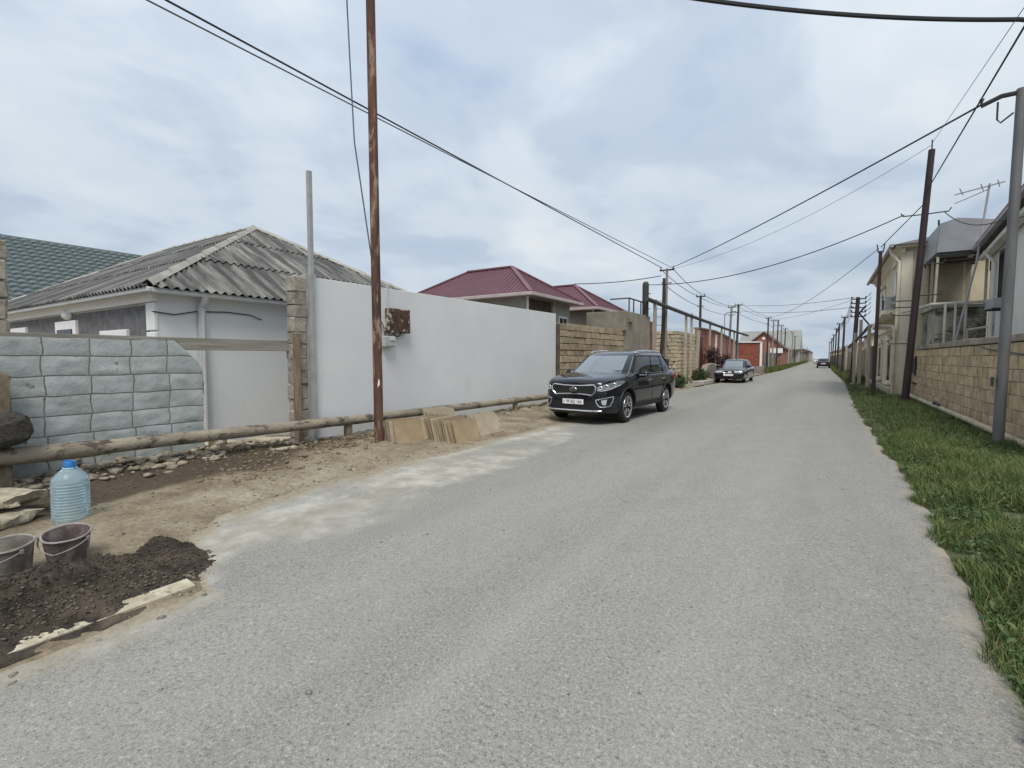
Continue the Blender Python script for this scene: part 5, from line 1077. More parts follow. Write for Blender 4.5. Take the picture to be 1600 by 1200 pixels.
# ------------------------------------------------------------------ cars
def paint(name, c, flake=.3):
    m, N, L, B = new_mat(name)
    B.inputs['Base Color'].default_value = (*c, 1); B.inputs['Metallic'].default_value = 0; B.inputs['Roughness'].default_value = .25
    B.inputs['Coat Weight'].default_value = .9; B.inputs['Coat Roughness'].default_value = .02; B.inputs['Specular IOR Level'].default_value = .12
    return m
m_chrome = plain('chrome', (.75, .76, .78), .12, 1.); m_blk = plain('black_trim', (.012, .012, .013), .55); m_tyre = mat('tyre', (.022, .021, .021), (.015, .014, .014), 20, .85, bump=.2, coord='o')
m_lens = plain('headlight_lens', (.55, .58, .62), .08, .3, coat=1.); m_lensd = plain('headlight_dark', (.16, .17, .18), .15, coat=1.)
m_alloy = plain('alloy', (.62, .63, .65), .28, .9); m_alloyd = plain('alloy_dark', (.012, .012, .013), .6, 0., spec=.2); m_plate = plain('plate_white', (.78, .78, .76), .45); m_ink = plain('plate_ink', (.015, .015, .015), .6)
m_wind = plain('windscreen', (.16, .19, .20), .03, 0., spec=1., coat=1.); m_sideg = plain('side_glass', (.010, .012, .015), .03, spec=.5)  # windscreen base colour is paled to stand in for reflected sky
m_orange = plain('indicator', (.6, .25, .05), .2); m_tail = plain('tail_lamp', (.25, .01, .01), .15, coat=1.); m_gap = plain('panel_gap', (.004, .004, .004), .8)
def cr(xs, keys, vals):      # smooth interpolation (monotone cubic) of station values
    keys = np.array(keys, float); vals = np.array(vals, float); d = np.diff(vals) / np.diff(keys); m_ = np.zeros(len(keys))
    m_[1:-1] = np.where(d[:-1] * d[1:] > 0, 2 * d[:-1] * d[1:] / (d[:-1] + d[1:] + 1e-12), 0); m_[0], m_[-1] = d[0], d[-1]
    i = np.clip(np.searchsorted(keys, xs) - 1, 0, len(keys) - 2); h = keys[i + 1] - keys[i]; t = (xs - keys[i]) / h
    return (2 * t**3 - 3 * t**2 + 1) * vals[i] + (t**3 - 2 * t**2 + t) * h * m_[i] + (-2 * t**3 + 3 * t**2) * vals[i + 1] + (t**3 - t**2) * h * m_[i + 1]
def car(name, label, cat, loc, rotz, sp, group=None, detail=2):
    t = thing(name, label, cat, loc, rotz, group, world=False)
    Ln = sp['L']; st = np.array(sp['stations']); yk = st[:, 0]
    ysd = np.unique(np.concatenate([np.linspace(0, .3, 9), np.linspace(.3, Ln - .3, 40), np.linspace(Ln - .3, Ln, 8)]))
    w, zb, zs, zt = (cr(ysd, yk, st[:, k]) for k in (1, 2, 3, 4))
    V = []; 
    for i, y in enumerate(ysd):
        W_, B_, S_, T_ = w[i], zb[i], zs[i], zt[i]; H = S_ - B_
        prof = [(0, B_), (.80 * W_, B_), (.93 * W_, B_ + .03), (.975 * W_, B_ + .16 * H), (.985 * W_, B_ + .34 * H), (1.0 * W_, B_ + .55 * H), (1.0 * W_, B_ + .74 * H), (.985 * W_, B_ + .90 * H), (.965 * W_, S_), (.915 * W_, S_ + .62 * (T_ - S_)), (.80 * W_, S_ + .88 * (T_ - S_)), (.5 * W_, T_), (0, T_ + .012)]
        row = [(x, y - Ln / 2, z) for x, z in prof] + [(-x, y - Ln / 2, z) for x, z in prof[-2:0:-1]]; V.append(row)
    n = len(V[0]); b = MB(); vv = [p for r_ in V for p in r_]
    f = [(i * n + k, i * n + (k + 1) % n, (i + 1) * n + (k + 1) % n, (i + 1) * n + k) for i in range(len(V) - 1) for k in range(n)] + [tuple(range(n - 1, -1, -1)), tuple(range((len(V) - 1) * n, len(V) * n))]
    b.add(vv, f); body_me = b.mesh('body', sp['paint'], True)
    body = bpy.data.objects.new('body', body_me); COL.objects.link(body)
    rw_, wr = sp['wheels'][2], sp['wheels'][2] + .055
    ct = MB()
    for wy in sp['wheels'][:2]:
        for s in (-1, 1): ct.cyl((s * .55, wy - Ln / 2, rw_ + .01), (s * 1.4, wy - Ln / 2, rw_ + .01), wr, n=32)
    cut = bpy.data.objects.new('cut', ct.mesh('cut', m_blk)); COL.objects.link(cut)
    md = body.modifiers.new('b', 'BOOLEAN'); md.object = cut; md.operation = 'DIFFERENCE'; md.solver = 'EXACT'; md.material_mode = 'TRANSFER'
    bpy.context.view_layer.update(); dg = bpy.context.evaluated_depsgraph_get()
    me2 = bpy.data.meshes.new_from_object(body.evaluated_get(dg)); body.modifiers.clear(); body.data = me2; bpy.data.objects.remove(cut)
    me2.polygons.foreach_set('use_smooth', [True] * len(me2.polygons)); me2.set_sharp_from_angle(angle=R(32))
    body.parent = t
    bvh = BVHTree.FromPolygons([v.co[:] for v in body_me.vertices], [p.vertices[:] for p in body_me.polygons])
    def fy(x, z, eps=.006):
        h = bvh.ray_cast(Vector((x, -Ln, z)), Vector((0, 1, 0)))[0]; return (h.y if h else -Ln / 2 + .6) - eps
    def sx_at(y, z, eps=.004):
        h = bvh.ray_cast(Vector((3, y, z)), Vector((-1, 0, 0)))[0]; return (h.x if h else .9) + eps
    def drape(topl, botl, nv=4, nu=None, eps=.006, mir=False, thick=.0):
        b = MB(); k = len(topl) - 1; nu = nu or k * 5
        tx = np.interp(np.linspace(0, k, nu + 1), range(k + 1), [p[0] for p in topl]); tz = np.interp(np.linspace(0, k, nu + 1), range(k + 1), [p[1] for p in topl])
        bx = np.interp(np.linspace(0, k, nu + 1), range(k + 1), [p[0] for p in botl]); bz = np.interp(np.linspace(0, k, nu + 1), range(k + 1), [p[1] for p in botl])
        for s in ((1, -1) if mir == 2 else (-1,) if mir else (1,)):
            P = []
            for j in range(nv + 1):
                v = j / nv
                for i in range(nu + 1):
                    x = bx[i] + (tx[i] - bx[i]) * v; z = bz[i] + (tz[i] - bz[i]) * v; P.append((s * x, fy(x, z, eps), z))
            b.add(P, [(j * (nu + 1) + i, j * (nu + 1) + i + 1, (j + 1) * (nu + 1) + i + 1, (j + 1) * (nu + 1) + i) for j in range(nv) for i in range(nu)])
        return b
    # greenhouse
    G = sp['green']; gz = [g[0] for g in G]
    def gp_(z): return [float(cr(np.array([z]), gz, [g[k] for g in G])[0]) for k in (1, 2, 3)]
    EXP = 5.
    def gside(v, z, s, off=0.):
        yF, yR, gw_ = gp_(z); yc, hl = (yF + yR) / 2, (yR - yF) / 2; x = gw_ * max(0, 1 - abs(v) ** EXP) ** (1 / EXP); return (s * (x + off), yc + hl * v - Ln / 2, z)
    def gfront(u, z, rear=False, off=0.):
        yF, yR, gw_ = gp_(z); yc, hl = (yF + yR) / 2, (yR - yF) / 2; q = hl * max(0, 1 - abs(u) ** EXP) ** (1 / EXP) + off; bow = (.10 if not rear else .05) * (1 - u * u)
        return (gw_ * u, yc + (q + bow - .05 if rear else -q - bow + .05) - Ln / 2, z)
    z0, z1, zt_ = gz[0], sp['zroof'], gz[-1]
    core = MB(); zz = np.linspace(z0, z1 + .01, 9); nn = 64; ringv = []
    for z in zz:
        yF, yR, gw_ = gp_(z); yc, hl = (yF + yR) / 2, (yR - yF) / 2
        for k in range(nn):
            a = 2 * math.pi * k / nn; c, s = math.cos(a), math.sin(a); ringv.append(((gw_ - .02) * math.copysign(abs(c) ** (2 / EXP), c), yc + (hl - .03) * math.copysign(abs(s) ** (2 / EXP), s) - Ln / 2, z))
    core.add(ringv, [(i * nn + k, i * nn + (k + 1) % nn, (i + 1) * nn + (k + 1) % nn, (i + 1) * nn + k) for i in range(8) for k in range(nn)] + [tuple(range(8 * nn, 9 * nn))])
    core.build('cabin', m_blk, t, True)
    rfm = MB(); zz = [z1 - .02, z1 + .015] + list(np.linspace(z1 + .03, zt_, 6)); ringv = []
    for i, z in enumerate(zz):
        yF, yR, gw_ = gp_(z); yc, hl = (yF + yR) / 2, (yR - yF) / 2; 
        for k in range(nn):
            a = 2 * math.pi * k / nn; c, s = math.cos(a), math.sin(a); x = (gw_ + .008) * math.copysign(abs(c) ** (2 / EXP), c); bw_ = .10 * (1 - min(1, abs(x / gw_)) ** 2)
            ringv.append((x, yc + (hl + .008) * math.copysign(abs(s) ** (2 / EXP), s) - Ln / 2 + (-bw_ + .05 if s < -.3 else 0), z))
    ringv.append((0, (gp_(zt_)[0] + gp_(zt_)[1]) / 2 - Ln / 2, zt_ + .015)); K = len(zz)
    rfm.add(ringv, [(i * nn + k, i * nn + (k + 1) % nn, (i + 1) * nn + (k + 1) % nn, (i + 1) * nn + k) for i in range(K - 1) for k in range(nn)] + [((K - 1) * nn + k, (K - 1) * nn + (k + 1) % nn, K * nn) for k in range(nn)])
    roof = rfm.build('roof', sp['paint'], t, True)
    MB().grid(lambda u, v: gfront(-.86 + 1.72 * u, z0 + .02 + (z1 - z0 - .035) * v, False, .012), 24, 10).build('windscreen', m_wind, t, True)
    MB().grid(lambda u, v: gfront(-.84 + 1.68 * u, z0 + .12 + (z1 - z0 - .16) * v, True, .012), 20, 6).build('rear_window', m_sideg, t, True)
    for s in (-1, 1):
        MB().grid(lambda u, v: gside(-.985 + .085 * u, z0 + (z1 - z0) * v, s, .012 * (1 - u) + .014), 4, 10).build('a_pillar', sp['paint'], t, True)
        for (va, vb) in sp['side_windows']:
            MB().grid(lambda u, v: gside(va + (vb - va) * u + (.0 if u < .5 else sp.get('taper', 0) * v * (vb > .6)), z0 + .06 + (z1 - z0 - .09) * v, s, .012), 10, 6).build('side_window', m_sideg, t, True)
        MB().grid(lambda u, v: gside(sp['dpil'] + (1.0 - sp['dpil']) * u, z0 + (z1 - z0 + .01) * v, s, .014), 8, 8).build('d_pillar', sp['paint'], t, True)
        if detail > 1:
            MB().tube([gside(v, z0 + .055, s, .018) for v in np.linspace(-.90, sp['side_windows'][-1][1], 24)], .008, 6).build('window_trim', m_chrome, t, True)
            MB().tube([gside(v, z1 - .015, s, .020) for v in np.linspace(-.80, .8, 24)], .012, 6).build('drip_rail', m_blk, t, True)
    # wheels
    def wheel(x, y, s):
        r = rw_; tw = .2
        wh = bpy.data.objects.new('wheel', MB().lathe([(r * .66, -tw / 2), (r * .80, -tw / 2), (r * .95, -tw / 2 + .012), (r, -tw / 2 + .04), (r, tw / 2 - .04), (r * .95, tw / 2 - .012), (r * .80, tw / 2), (r * .66, tw / 2)], n=36, axis='x').mesh('tyre', m_tyre, True)); COL.objects.link(wh); wh.parent = t
        wh.location = (x, y, r + .0)
        MB().lathe([(0, s * .03), (r * .62, s * .03), (r * .64, s * .07), (r * .69, s * .095)], n=32, axis='x').build('rim_back', m_alloyd, wh, True)
        MB().lathe([(r * .61, s * .085), (r * .68, s * .105), (r * .70, s * .09)], n=36, axis='x').build('rim', m_alloy, wh, True)
        if detail > 0:
            sk = MB()
            for k in range(5):
                for off in ((-.10, .10) if sp.get('split') else (0,)):
                    a = 2 * math.pi * k / 5 + .3; c, q = math.cos(a), math.sin(a); c2, q2 = math.cos(a + off * 2.2), math.sin(a + off * 2.2); wd = .017 if sp.get('split') else .04
                    sk.hexa([(s * (.06 if j < 4 else .095), rr * cc + tt * -qq, rr * qq + tt * cc) for j, (rr, cc, qq, tt) in enumerate(((.03, c, q, -wd), (r * .65, c2, q2, -wd * .8), (r * .65, c2, q2, wd * .8), (.03, c, q, wd), (.03, c, q, -wd), (r * .65, c2, q2, -wd * .7), (r * .65, c2, q2, wd * .7), (.03, c, q, wd)))])
            sk.build('spokes', m_alloy, wh)
            MB().cyl((s * .09, 0, 0), (s * .105, 0, 0), .045, n=16).build('hub_cap', m_alloyd, wh)
    for wy in sp['wheels'][:2]:
        for s in (-1, 1): wheel(s * sp['track'], wy - Ln / 2, s)
    # mirrors
    for s in (-1, 1):
        y, x, z = sp['mirror']; bm_ = MB()
        def ell(u, v): a = u * 2 * math.pi; q = (v - .5) * math.pi; return (s * (x + .13 * math.cos(q) * math.cos(a)), y - Ln / 2 + .075 * math.cos(q) * math.sin(a) - .02 * math.cos(a), z + .085 * math.sin(q))
        bm_.grid(ell, 16, 8); mo = bm_.build('door_mirror', sp['paint'], t, True)
        if detail > 1: MB().bar((s * (x - .14), y - Ln / 2 + .02, z - .06), (s * (x), y - Ln / 2, z - .05), .05).build('mirror_arm', m_blk, mo); MB().bar((s * (x - .08), y - Ln / 2 - .078, z - .02), (s * (x + .10), y - Ln / 2 - .062, z - .015), .012, .02).build('mirror_indicator', m_chrome, mo)
    return t, body, drape, fy, sx_at, Ln
m_black = paint('black_paint', (.006, .0075, .013), .15)
suv_sp = dict(L=4.75, paint=m_black, wheels=(.93, 3.71, .365), track=.815, split=True,
    stations=[(0, .56, .27, .80, .93), (.04, .66, .235, .83, .97), (.14, .76, .24, .87, 1.01), (.30, .835, .23, .90, 1.045), (.55, .905, .23, .945, 1.08), (1.1, .94, .24, .99, 1.14), (1.5, .94, .25, 1.01, 1.15), (2.6, .945, .26, 1.03, 1.15), (3.6, .945, .27, 1.06, 1.17), (4.3, .93, .30, 1.08, 1.18), (4.62, .89, .36, 1.05, 1.17), (4.75, .82, .45, .98, 1.10)],
    green=[(1.06, 1.02, 4.70, .90), (1.18, 1.22, 4.64, .87), (1.40, 1.60, 4.50, .785), (1.56, 1.93, 4.34, .705), (1.63, 2.18, 4.18, .63), (1.69, 2.75, 3.75, .40)],
    zroof=1.56, side_windows=[(-.82, -.24), (-.20, .30), (.35, .70)], taper=-.12, dpil=.76, mirror=(1.72, 1.0, 1.10))
suv, body, drape, fy, sx, Ln = car('parked_suv', 'black seven-seat SUV parked facing the camera beside the white wall', 'car', (-4.60, 12.34, .008), R(-2.6), suv_sp)
# SUV face
m_grid = mat('grille_mesh', (.03, .03, .032), (.008, .008, .008), 60, .4, bump=.6, bscale=160, coord='o')
gt_ = [(-.55, .84), (-.50, .895), (-.2, .875), (0, .87), (.2, .875), (.50, .895), (.55, .84)]; gb_ = [(-.53, .74), (-.44, .665), (-.2, .68), (0, .683), (.2, .68), (.44, .665), (.53, .74)]
grl = drape(gt_, gb_, 5, 30, .010).build('grille', m_grid, suv, True)
lp = [(x, z) for x, z in gt_] + [(x, z) for x, z in reversed(gb_)]; lp.append(lp[0])
LP = []
for (xa, za), (xb, zb_) in zip(lp[:-1], lp[1:]):
    for k in range(5): LP.append((xa + (xb - xa) * k / 5, za + (zb_ - za) * k / 5))
LP.append(LP[0]); MB().tube([(x, fy(x, z, .014), z) for x, z in LP], .016, 8).build('grille_surround', m_chrome, grl, True)
em = MB().tube([(.085 * math.cos(a), fy(0, .785, .03), .785 + .042 * math.sin(a)) for a in np.linspace(0, 6.2832, 25)], .009, 6).build('emblem', m_chrome, grl, True)
o = bpy.data.objects.new('emblem_letters', text_mesh('KIA', .062, m_chrome, .004)); COL.objects.link(o); o.parent = em; o.location = (0, fy(0, .785, .03), .785); o.rotation_euler = (R(90), 0, 0)
for s in (0, 1):
    hl = drape([(.575, .845), (.70, .90), (.82, .955), (.905, .985)], [(.575, .775), (.70, .77), (.82, .80), (.90, .90)], 5, 18, .010, s).build('headlight', m_lensd, suv, True)
    for k, (x, z, r_) in enumerate(((.645, .825, .038), (.735, .85, .05), (.825, .89, .045))):
        sg = -1 if s else 1; y = fy(x, z, .012); MB().tube([(sg * (x + r_ * math.cos(a)), y - .004 + .25 * r_ * math.cos(a), z + r_ * .85 * math.sin(a)) for a in np.linspace(0, 6.2832, 19)], .011, 6).build('lamp_ring', m_lens, hl, True)
    MB().tube([((-1 if s else 1) * x, fy(x, z, .016), z) for x, z in [(.58, .775), (.66, .765), (.76, .78), (.84, .83), (.89, .89)]], .010, 6).build('lamp_strip', m_lens, hl, True)
    fo = drape([(.55, .56), (.70, .60), (.84, .63)], [(.60, .42), (.70, .415), (.80, .43)], 4, 12, .008, s).build('fog_lamp', m_blk, suv, True)
    ring_ = [(.55, .56), (.70, .60), (.84, .63), (.82, .52), (.79, .43), (.70, .41), (.62, .42), (.57, .49), (.55, .56)]; q = []
    for (xa, za), (xb, zb_) in zip(ring_[:-1], ring_[1:]):
        for k in range(4): q.append((xa + (xb - xa) * k / 4, za + (zb_ - za) * k / 4))
    q.append(q[0]); sg = -1 if s else 1
    MB().tube([(sg * x, fy(x, z, .012), z) for x, z in q], .012, 6).build('fog_surround', m_chrome, fo, True)
    drape([(.66, .555), (.76, .58)], [(.68, .46), (.74, .455)], 3, 6, .016, s).build('fog_lens', m_lens, fo, True)
lowg = drape([(-.62, .52), (0, .55), (.62, .52)], [(-.60, .34), (0, .34), (.60, .34)], 4, 24, .006).build('lower_grille', m_blk, suv, True)
MB().tube([(x, fy(x, .315, .016), .315 + .03 * abs(x) ** 3) for x in np.linspace(-.66, .66, 25)], .022, 8).build('skid_trim', m_chrome, suv, True)
pl_ = MB().box(-.26, .26, fy(0, .50, .035), fy(0, .50, .02), .455, .567).build('licence_plate', m_plate, suv, bevel=.004)
o = bpy.data.objects.new('plate_characters', text_mesh('99 BQ 166', .108, m_ink, .0015)); COL.objects.link(o); o.parent = pl_; o.location = (.025, fy(0, .50, .0372), .511); o.rotation_euler = (R(90), 0, 0); o.scale = (.80, 1, 1)
MB().box(-.245, -.205, fy(0, .5, .0375), fy(0, .5, .0352), .525, .535).build('plate_flag', plain('plate_blue', (.02, .12, .4), .5), pl_); MB().box(-.245, -.205, fy(0, .5, .0375), fy(0, .5, .0352), .485, .495).build('plate_flag', m_ink, pl_)
hy = [.25, .6, 1.0]
for s in (-1, 1):
    for k, y in enumerate((2.0, 3.05)):
        yy_ = y + .35 - Ln / 2; xx = sx(yy_, .93, .012); MB().bar((s * xx, yy_ - .12, .945), (s * xx, yy_ + .12, .955), .03, .035).build('door_handle', m_chrome, suv, bevel=.01)
    # panel gaps of the doors and lower cladding
    for yv in (1.42, 2.52, 3.36):
        MB().tube([(s * sx(yv - Ln / 2 + .03 * (z - .6), z, .0015), yv - Ln / 2 + .03 * (z - .6), z) for z in np.linspace(.42, 1.04, 10)], .0035, 4).build('door_gap', m_gap, suv)
    MB().grid(lambda u, v: (s * sx(1.40 - Ln / 2 + 1.85 * u, .30 + .13 * v, .008), 1.40 - Ln / 2 + 1.85 * u, .30 + .13 * v), 12, 2).build('sill_cladding', m_blk, suv, True)
    MB().tube([(s * sx(1.40 - Ln / 2 + 1.85 * u, .44, .012), 1.40 - Ln / 2 + 1.85 * u, .44) for u in np.linspace(0, 1, 12)], .008, 5).build('sill_trim', m_chrome, suv, True)
    for wy in (.93, 3.71):
        MB().tube([(s * (sx(wy - Ln / 2 + .435 * math.cos(a), max(.32, .375 + .435 * math.sin(a)), .004)), wy - Ln / 2 + .435 * math.cos(a), .375 + .435 * math.sin(a)) for a in np.linspace(-.1, math.pi + .1, 25)], .022, 6).build('wheel_arch', m_blk, suv, True)
    MB().tube([(s * .60, 2.12 - Ln / 2, 1.60), (s * .615, 2.25 - Ln / 2, 1.66), (s * .605, 3.0 - Ln / 2, 1.685), (s * .59, 3.9 - Ln / 2, 1.665), (s * .58, 4.1 - Ln / 2, 1.62)], .018, 8).build('roof_rail', m_chrome, suv, True)
    MB().bar((s * .89, 4.60 - Ln / 2, .98), (s * .80, 4.74 - Ln / 2, .96), .1, .16).build('tail_lamp', m_tail, suv, bevel=.02)
    MB().tube([(s * .33, *bb) for bb in ((.62 - Ln / 2, 1.09), (.9 - Ln / 2, 1.125))], .006, 5).build('bonnet_crease', m_black, suv)
MB().box(-.30, .30, fy(0, .95, 0) + .32, fy(0, .95, 0) + .325, 1.06, 1.065).build('bonnet_badge_gap', m_gap, suv)
for k, (x, y) in enumerate(((-.25, 1.18), (.35, 1.2))): MB().tube([(x, y - Ln / 2 - .03, 1.16), (x + .28, y - Ln / 2 + .02, 1.19), (x + .52, y - Ln / 2 + .10, 1.215)], .009, 5).build('wiper', m_blk, suv)
MB().box(-.12, .12, 1.95 - Ln / 2, 2.0 - Ln / 2, 1.5, 1.53).build('interior_mirror', m_blk, suv)
# dark sedan
sd_paint = paint('sedan_paint', (.008, .009, .013), .15)
sed_sp = dict(L=4.6, paint=sd_paint, wheels=(.85, 3.55, .31), track=.74,
    stations=[(0, .70, .30, .58, .70), (.05, .78, .24, .62, .76), (.25, .84, .22, .70, .83), (.7, .865, .21, .76, .89), (1.35, .87, .21, .82, .95), (2.5, .875, .22, .86, .97), (3.5, .87, .23, .86, .98), (4.2, .85, .27, .84, .97), (4.52, .80, .32, .78, .93), (4.6, .74, .40, .72, .86)],
    green=[(.90, 1.28, 3.95, .80), (1.0, 1.42, 3.82, .77), (1.18, 1.72, 3.52, .70), (1.32, 2.0, 3.28, .63), (1.38, 2.2, 3.1, .56), (1.415, 2.5, 2.9, .4)], zroof=1.32, side_windows=[(-.80, -.05), (0, .70)], dpil=.78, mirror=(1.55, .88, .98))
sdn, body, drape, fy, sx, Ln = car('parked_sedan', 'black older saloon car parked by the low crumbling wall', 'car', (-4.6, 33.4, .0), R(-1.5), sed_sp, detail=1)
g_ = drape([(-.27, .755), (0, .765), (.27, .755)], [(-.25, .60), (0, .60), (.25, .60)], 4, 12, .012).build('grille', m_blk, sdn, True)
MB().tube([(x, fy(x, z, .018), z) for x, z in ((-.27, .75), (-.1, .76), (.1, .76), (.27, .75), (.25, .6), (0, .6), (-.25, .6), (-.27, .75))], .016, 6).build('grille_surround', m_chrome, g_, True)
MB().box(-.02, .16, fy(.1, .66, .03), fy(.1, .66, .02), .61, .70).build('grille_card', m_plate, g_)
for s in (0, 1): drape([(.31, .745), (.55, .735), (.76, .72)], [(.32, .60), (.55, .595), (.76, .60)], 3, 12, .010, s).build('headlight', m_lens, sdn, True)
MB().tube([(x, fy(x, .50, .02), .50) for x in np.linspace(-.74, .74, 17)], .02, 6).build('bumper_strip', m_blk, sdn, True)
MB().box(-.27, .27, fy(0, .45, .05), fy(0, .45, .03), .43, .54).build('licence_plate', m_plate, sdn, bevel=.004)
for sname, lab, col, loc, rz in (('far_car', 'dark car driving away at the far end of the street', (.02, .022, .025), (.15, 86, 0), R(180)), ('far_car', 'small white car at the far end of the street', (.65, .66, .66), (-1.0, 150, 0), 0.)):
    s2 = dict(sed_sp); s2['paint'] = paint('far_paint_' + lab[:4], col, .1); c2 = car(sname, lab, 'car', loc, rz, s2, detail=0)
    if rz: MB().box(-.3, .3, 2.30, 2.33, .6, .72).build('licence_plate', m_plate, c2[0])
    for s in (-1, 1): MB().bar((s * .55, 2.28, .72), (s * .78, 2.26, .72), .06, .12).build('tail_lamp', m_tail, c2[0])

# ------------------------------------------------------------------ grass and weeds on the right verge
def grass_mat(name, stops):
    m, N, L, B = new_mat(name)
    at = N.new('ShaderNodeAttribute'); at.attribute_name = 'tone'
    g = N.new('ShaderNodeNewGeometry'); n = tex(N, L, g.outputs['Position'], 1.6, 4, .6)
    a = N.new('ShaderNodeMath'); a.operation = 'MULTIPLY_ADD'; L.new(n.outputs[0], a.inputs[0]); a.inputs[1].default_value = 1.1; L.new(at.outputs['Fac'], a.inputs[2])
    s = N.new('ShaderNodeMath'); s.operation = 'MULTIPLY'; L.new(a.outputs[0], s.inputs[0]); s.inputs[1].default_value = .62
    c = ramp(N, L, s.outputs[0], stops); L.new(c.outputs[0], B.inputs['Base Color']); B.inputs['Roughness'].default_value = .6; B.inputs['Specular IOR Level'].default_value = .25
    B.inputs['Subsurface Weight'].default_value = 0.
    return m
m_gr = grass_mat('grass_blades', [(.2, (.022, .05, .012)), (.48, (.055, .102, .024)), (.72, (.10, .14, .036)), (.93, (.24, .22, .09))])
m_wd = grass_mat('weed_leaves', [(.2, (.02, .045, .016)), (.5, (.045, .085, .03)), (.85, (.10, .14, .05))])
def scatter(n, y0, y1, seed, bias=1.4):
    g = np.random.default_rng(seed); y = y0 + (y1 - y0) * g.random(n * 2) ** bias; x = g.uniform(.7, 2.7, n * 2)
    keep = np.array([(a > redge(b_) - .07 + .14 * noise.noise((b_ * 3, a, 0))) and noise.noise((a * 1.6, b_ * 1.6, 4)) > -.42 for a, b_ in zip(x, y)]); return x[keep][:n], y[keep][:n], g
def blades(name, n, y0, y1, hmin, hmax, w, seed, m, segs=3, bias=1.4, lay=.55, **t):
    x, y, g = scatter(n, y0, y1, seed, bias); n = len(x)
    cl = np.array([noise.noise((a * 1.1, b_ * 1.1, 9)) for a, b_ in zip(x, y)]); ed = np.clip((x - np.array([redge(b_) for b_ in y])) / .30, .6, 1)
    h = (hmin + (hmax - hmin) * g.random(n)) * (1 + .65 * cl) * ed; az = g.uniform(0, 2 * np.pi, n); ln = g.uniform(.15, 1., n) * lay * h * 1.5
    zb = np.array([right_z(a, b_) for a, b_ in zip(x, y)]) - .01
    W_ = w * g.uniform(.6, 1.3, n); wz = az + np.pi / 2 + g.normal(0, .5, n); V = np.zeros((n, 2 * (segs + 1), 3))
    for k in range(segs + 1):
        s = k / segs; cx_ = x + np.cos(az) * ln * s ** 1.8; cy_ = y + np.sin(az) * ln * s ** 1.8; cz = zb + h * (s - .28 * s ** 3 * lay); ww_ = W_ * (1 - s ** 1.5 * .92)
        V[:, 2 * k] = np.stack([cx_ - np.cos(wz) * ww_, cy_ - np.sin(wz) * ww_, cz], 1); V[:, 2 * k + 1] = np.stack([cx_ + np.cos(wz) * ww_, cy_ + np.sin(wz) * ww_, cz], 1)
    base = (np.arange(n) * 2 * (segs + 1))[:, None]
    Q = np.concatenate([np.stack([base[:, 0] + 2 * k, base[:, 0] + 2 * k + 1, base[:, 0] + 2 * k + 3, base[:, 0] + 2 * k + 2], 1) for k in range(segs)])
    o = fast(name, V.reshape(-1, 3), Q, m, smooth=True, **t)
    at = o.data.attributes.new('tone', 'FLOAT', 'POINT'); at.data.foreach_set('value', np.repeat(g.random(n).astype(np.float32), 2 * (segs + 1)))
    return o
blades('grass', 95000, 2.0, 40, .06, .21, .0036, 21, m_gr, bias=1.7, label='long green grass growing over the right verge', cat='grass', kind='stuff')
blades('grass', 70000, 2.2, 11, .08, .26, .0026, 22, m_gr, bias=1.2, lay=.7, label='taller fine green grass on the verge below the grey pole', cat='grass', kind='stuff')
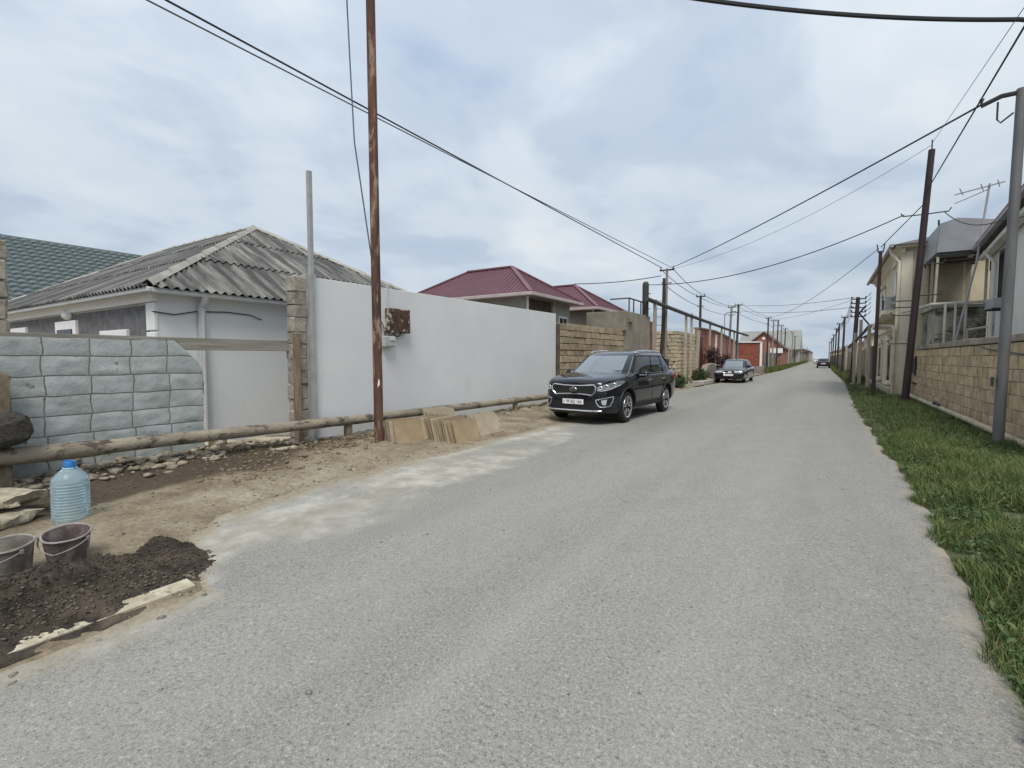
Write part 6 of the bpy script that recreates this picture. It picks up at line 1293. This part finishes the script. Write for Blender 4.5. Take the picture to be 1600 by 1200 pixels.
def leaves(name, n, y0, y1, size, seed, bias, hmax, **t):
    """broad weed leaves in loose rosettes at varied heights"""
    x, y, g = scatter(n // 7, y0, y1, seed, bias); k = len(x); x = np.repeat(x, 7); y = np.repeat(y, 7); n = len(x)
    hh = np.repeat(g.uniform(.04, hmax, k), 7) * g.uniform(.5, 1.1, n); az = g.uniform(0, 2 * np.pi, n); L_ = size * g.uniform(.6, 1.4, n); wv = L_ * g.uniform(.22, .38, n); up = g.uniform(-.3, .7, n)
    x = x + np.cos(az) * .03; y = y + np.sin(az) * .03; zb = np.array([right_z(a, b_) for a, b_ in zip(x, y)]) + hh
    dx_, dy_ = np.cos(az), np.sin(az); px_, py_ = -dy_, dx_
    P = []
    for s, w_, dz in ((0, .05, 0), (.35, .9, .3), (.7, .8, .35), (1, .04, .1)):
        for sg in (-1, 1): P.append(np.stack([x + dx_ * L_ * s + px_ * sg * w_ * wv, y + dy_ * L_ * s + py_ * sg * w_ * wv, zb + L_ * up * s - L_ * .5 * s * s + .25 * wv * w_], 1))
    V = np.stack(P, 1).reshape(-1, 3); V[:, 2] = np.maximum(V[:, 2], .01); b_ = np.arange(n) * 8
    Q = np.concatenate([np.stack([b_ + 2 * q, b_ + 2 * q + 1, b_ + 2 * q + 3, b_ + 2 * q + 2], 1) for q in range(3)])
    o = fast(name, V, Q, m_wd, smooth=True, **t); at = o.data.attributes.new('tone', 'FLOAT', 'POINT'); at.data.foreach_set('value', np.repeat(g.random(n).astype(np.float32), 8)); return o
leaves('weeds', 16000, 2.2, 30, .034, 31, 1.4, .17, label='leafy green weeds mixed through the grass verge', cat='weeds', kind='stuff')
def left_weeds():
    g = np.random.default_rng(5); n = 26000; y = 26 + 170 * g.random(n) ** 1.5; x = np.interp(y, ly, lx) - .15 - .75 * g.random(n); h = g.uniform(.15, .6, n); az = g.uniform(0, 6.28, n); w_ = .012 + .0005 * (y - 26)
    V = np.stack([np.stack([x - np.cos(az) * w_, y - np.sin(az) * w_, 0 * x], 1), np.stack([x + np.cos(az) * w_, y + np.sin(az) * w_, 0 * x], 1), np.stack([x + .1 * np.sin(az), y, h], 1)], 1).reshape(-1, 3)
    keep = (y > 54)
    V = V.reshape(-1, 3, 3)[keep].reshape(-1, 3); k = keep.sum()
    o = fast('roadside_grass', V, np.arange(3 * k).reshape(-1, 3), m_gr, label='strip of rough green grass along the far yard wall', cat='grass', kind='stuff'); at = o.data.attributes.new('tone', 'FLOAT', 'POINT'); at.data.foreach_set('value', np.repeat(g.random(k).astype(np.float32), 3))
    y = 34 + 150 * g.random(n) ** 1.6; x = np.interp(y, ry, rx) + .05 + .9 * g.random(n); h = g.uniform(.15, .5, n); w_ = .012 + .0005 * (y - 26)
    V = np.stack([np.stack([x - np.cos(az) * w_, y - np.sin(az) * w_, 0 * x], 1), np.stack([x + np.cos(az) * w_, y + np.sin(az) * w_, 0 * x], 1), np.stack([x + .1 * np.sin(az), y, h], 1)], 1).reshape(-1, 3)
    o = fast('roadside_grass', V, np.arange(3 * n).reshape(-1, 3), m_gr, label='strip of rough green grass before the far right yard wall', cat='grass', kind='stuff'); at = o.data.attributes.new('tone', 'FLOAT', 'POINT'); at.data.foreach_set('value', np.repeat(g.random(n).astype(np.float32), 3))
left_weeds()
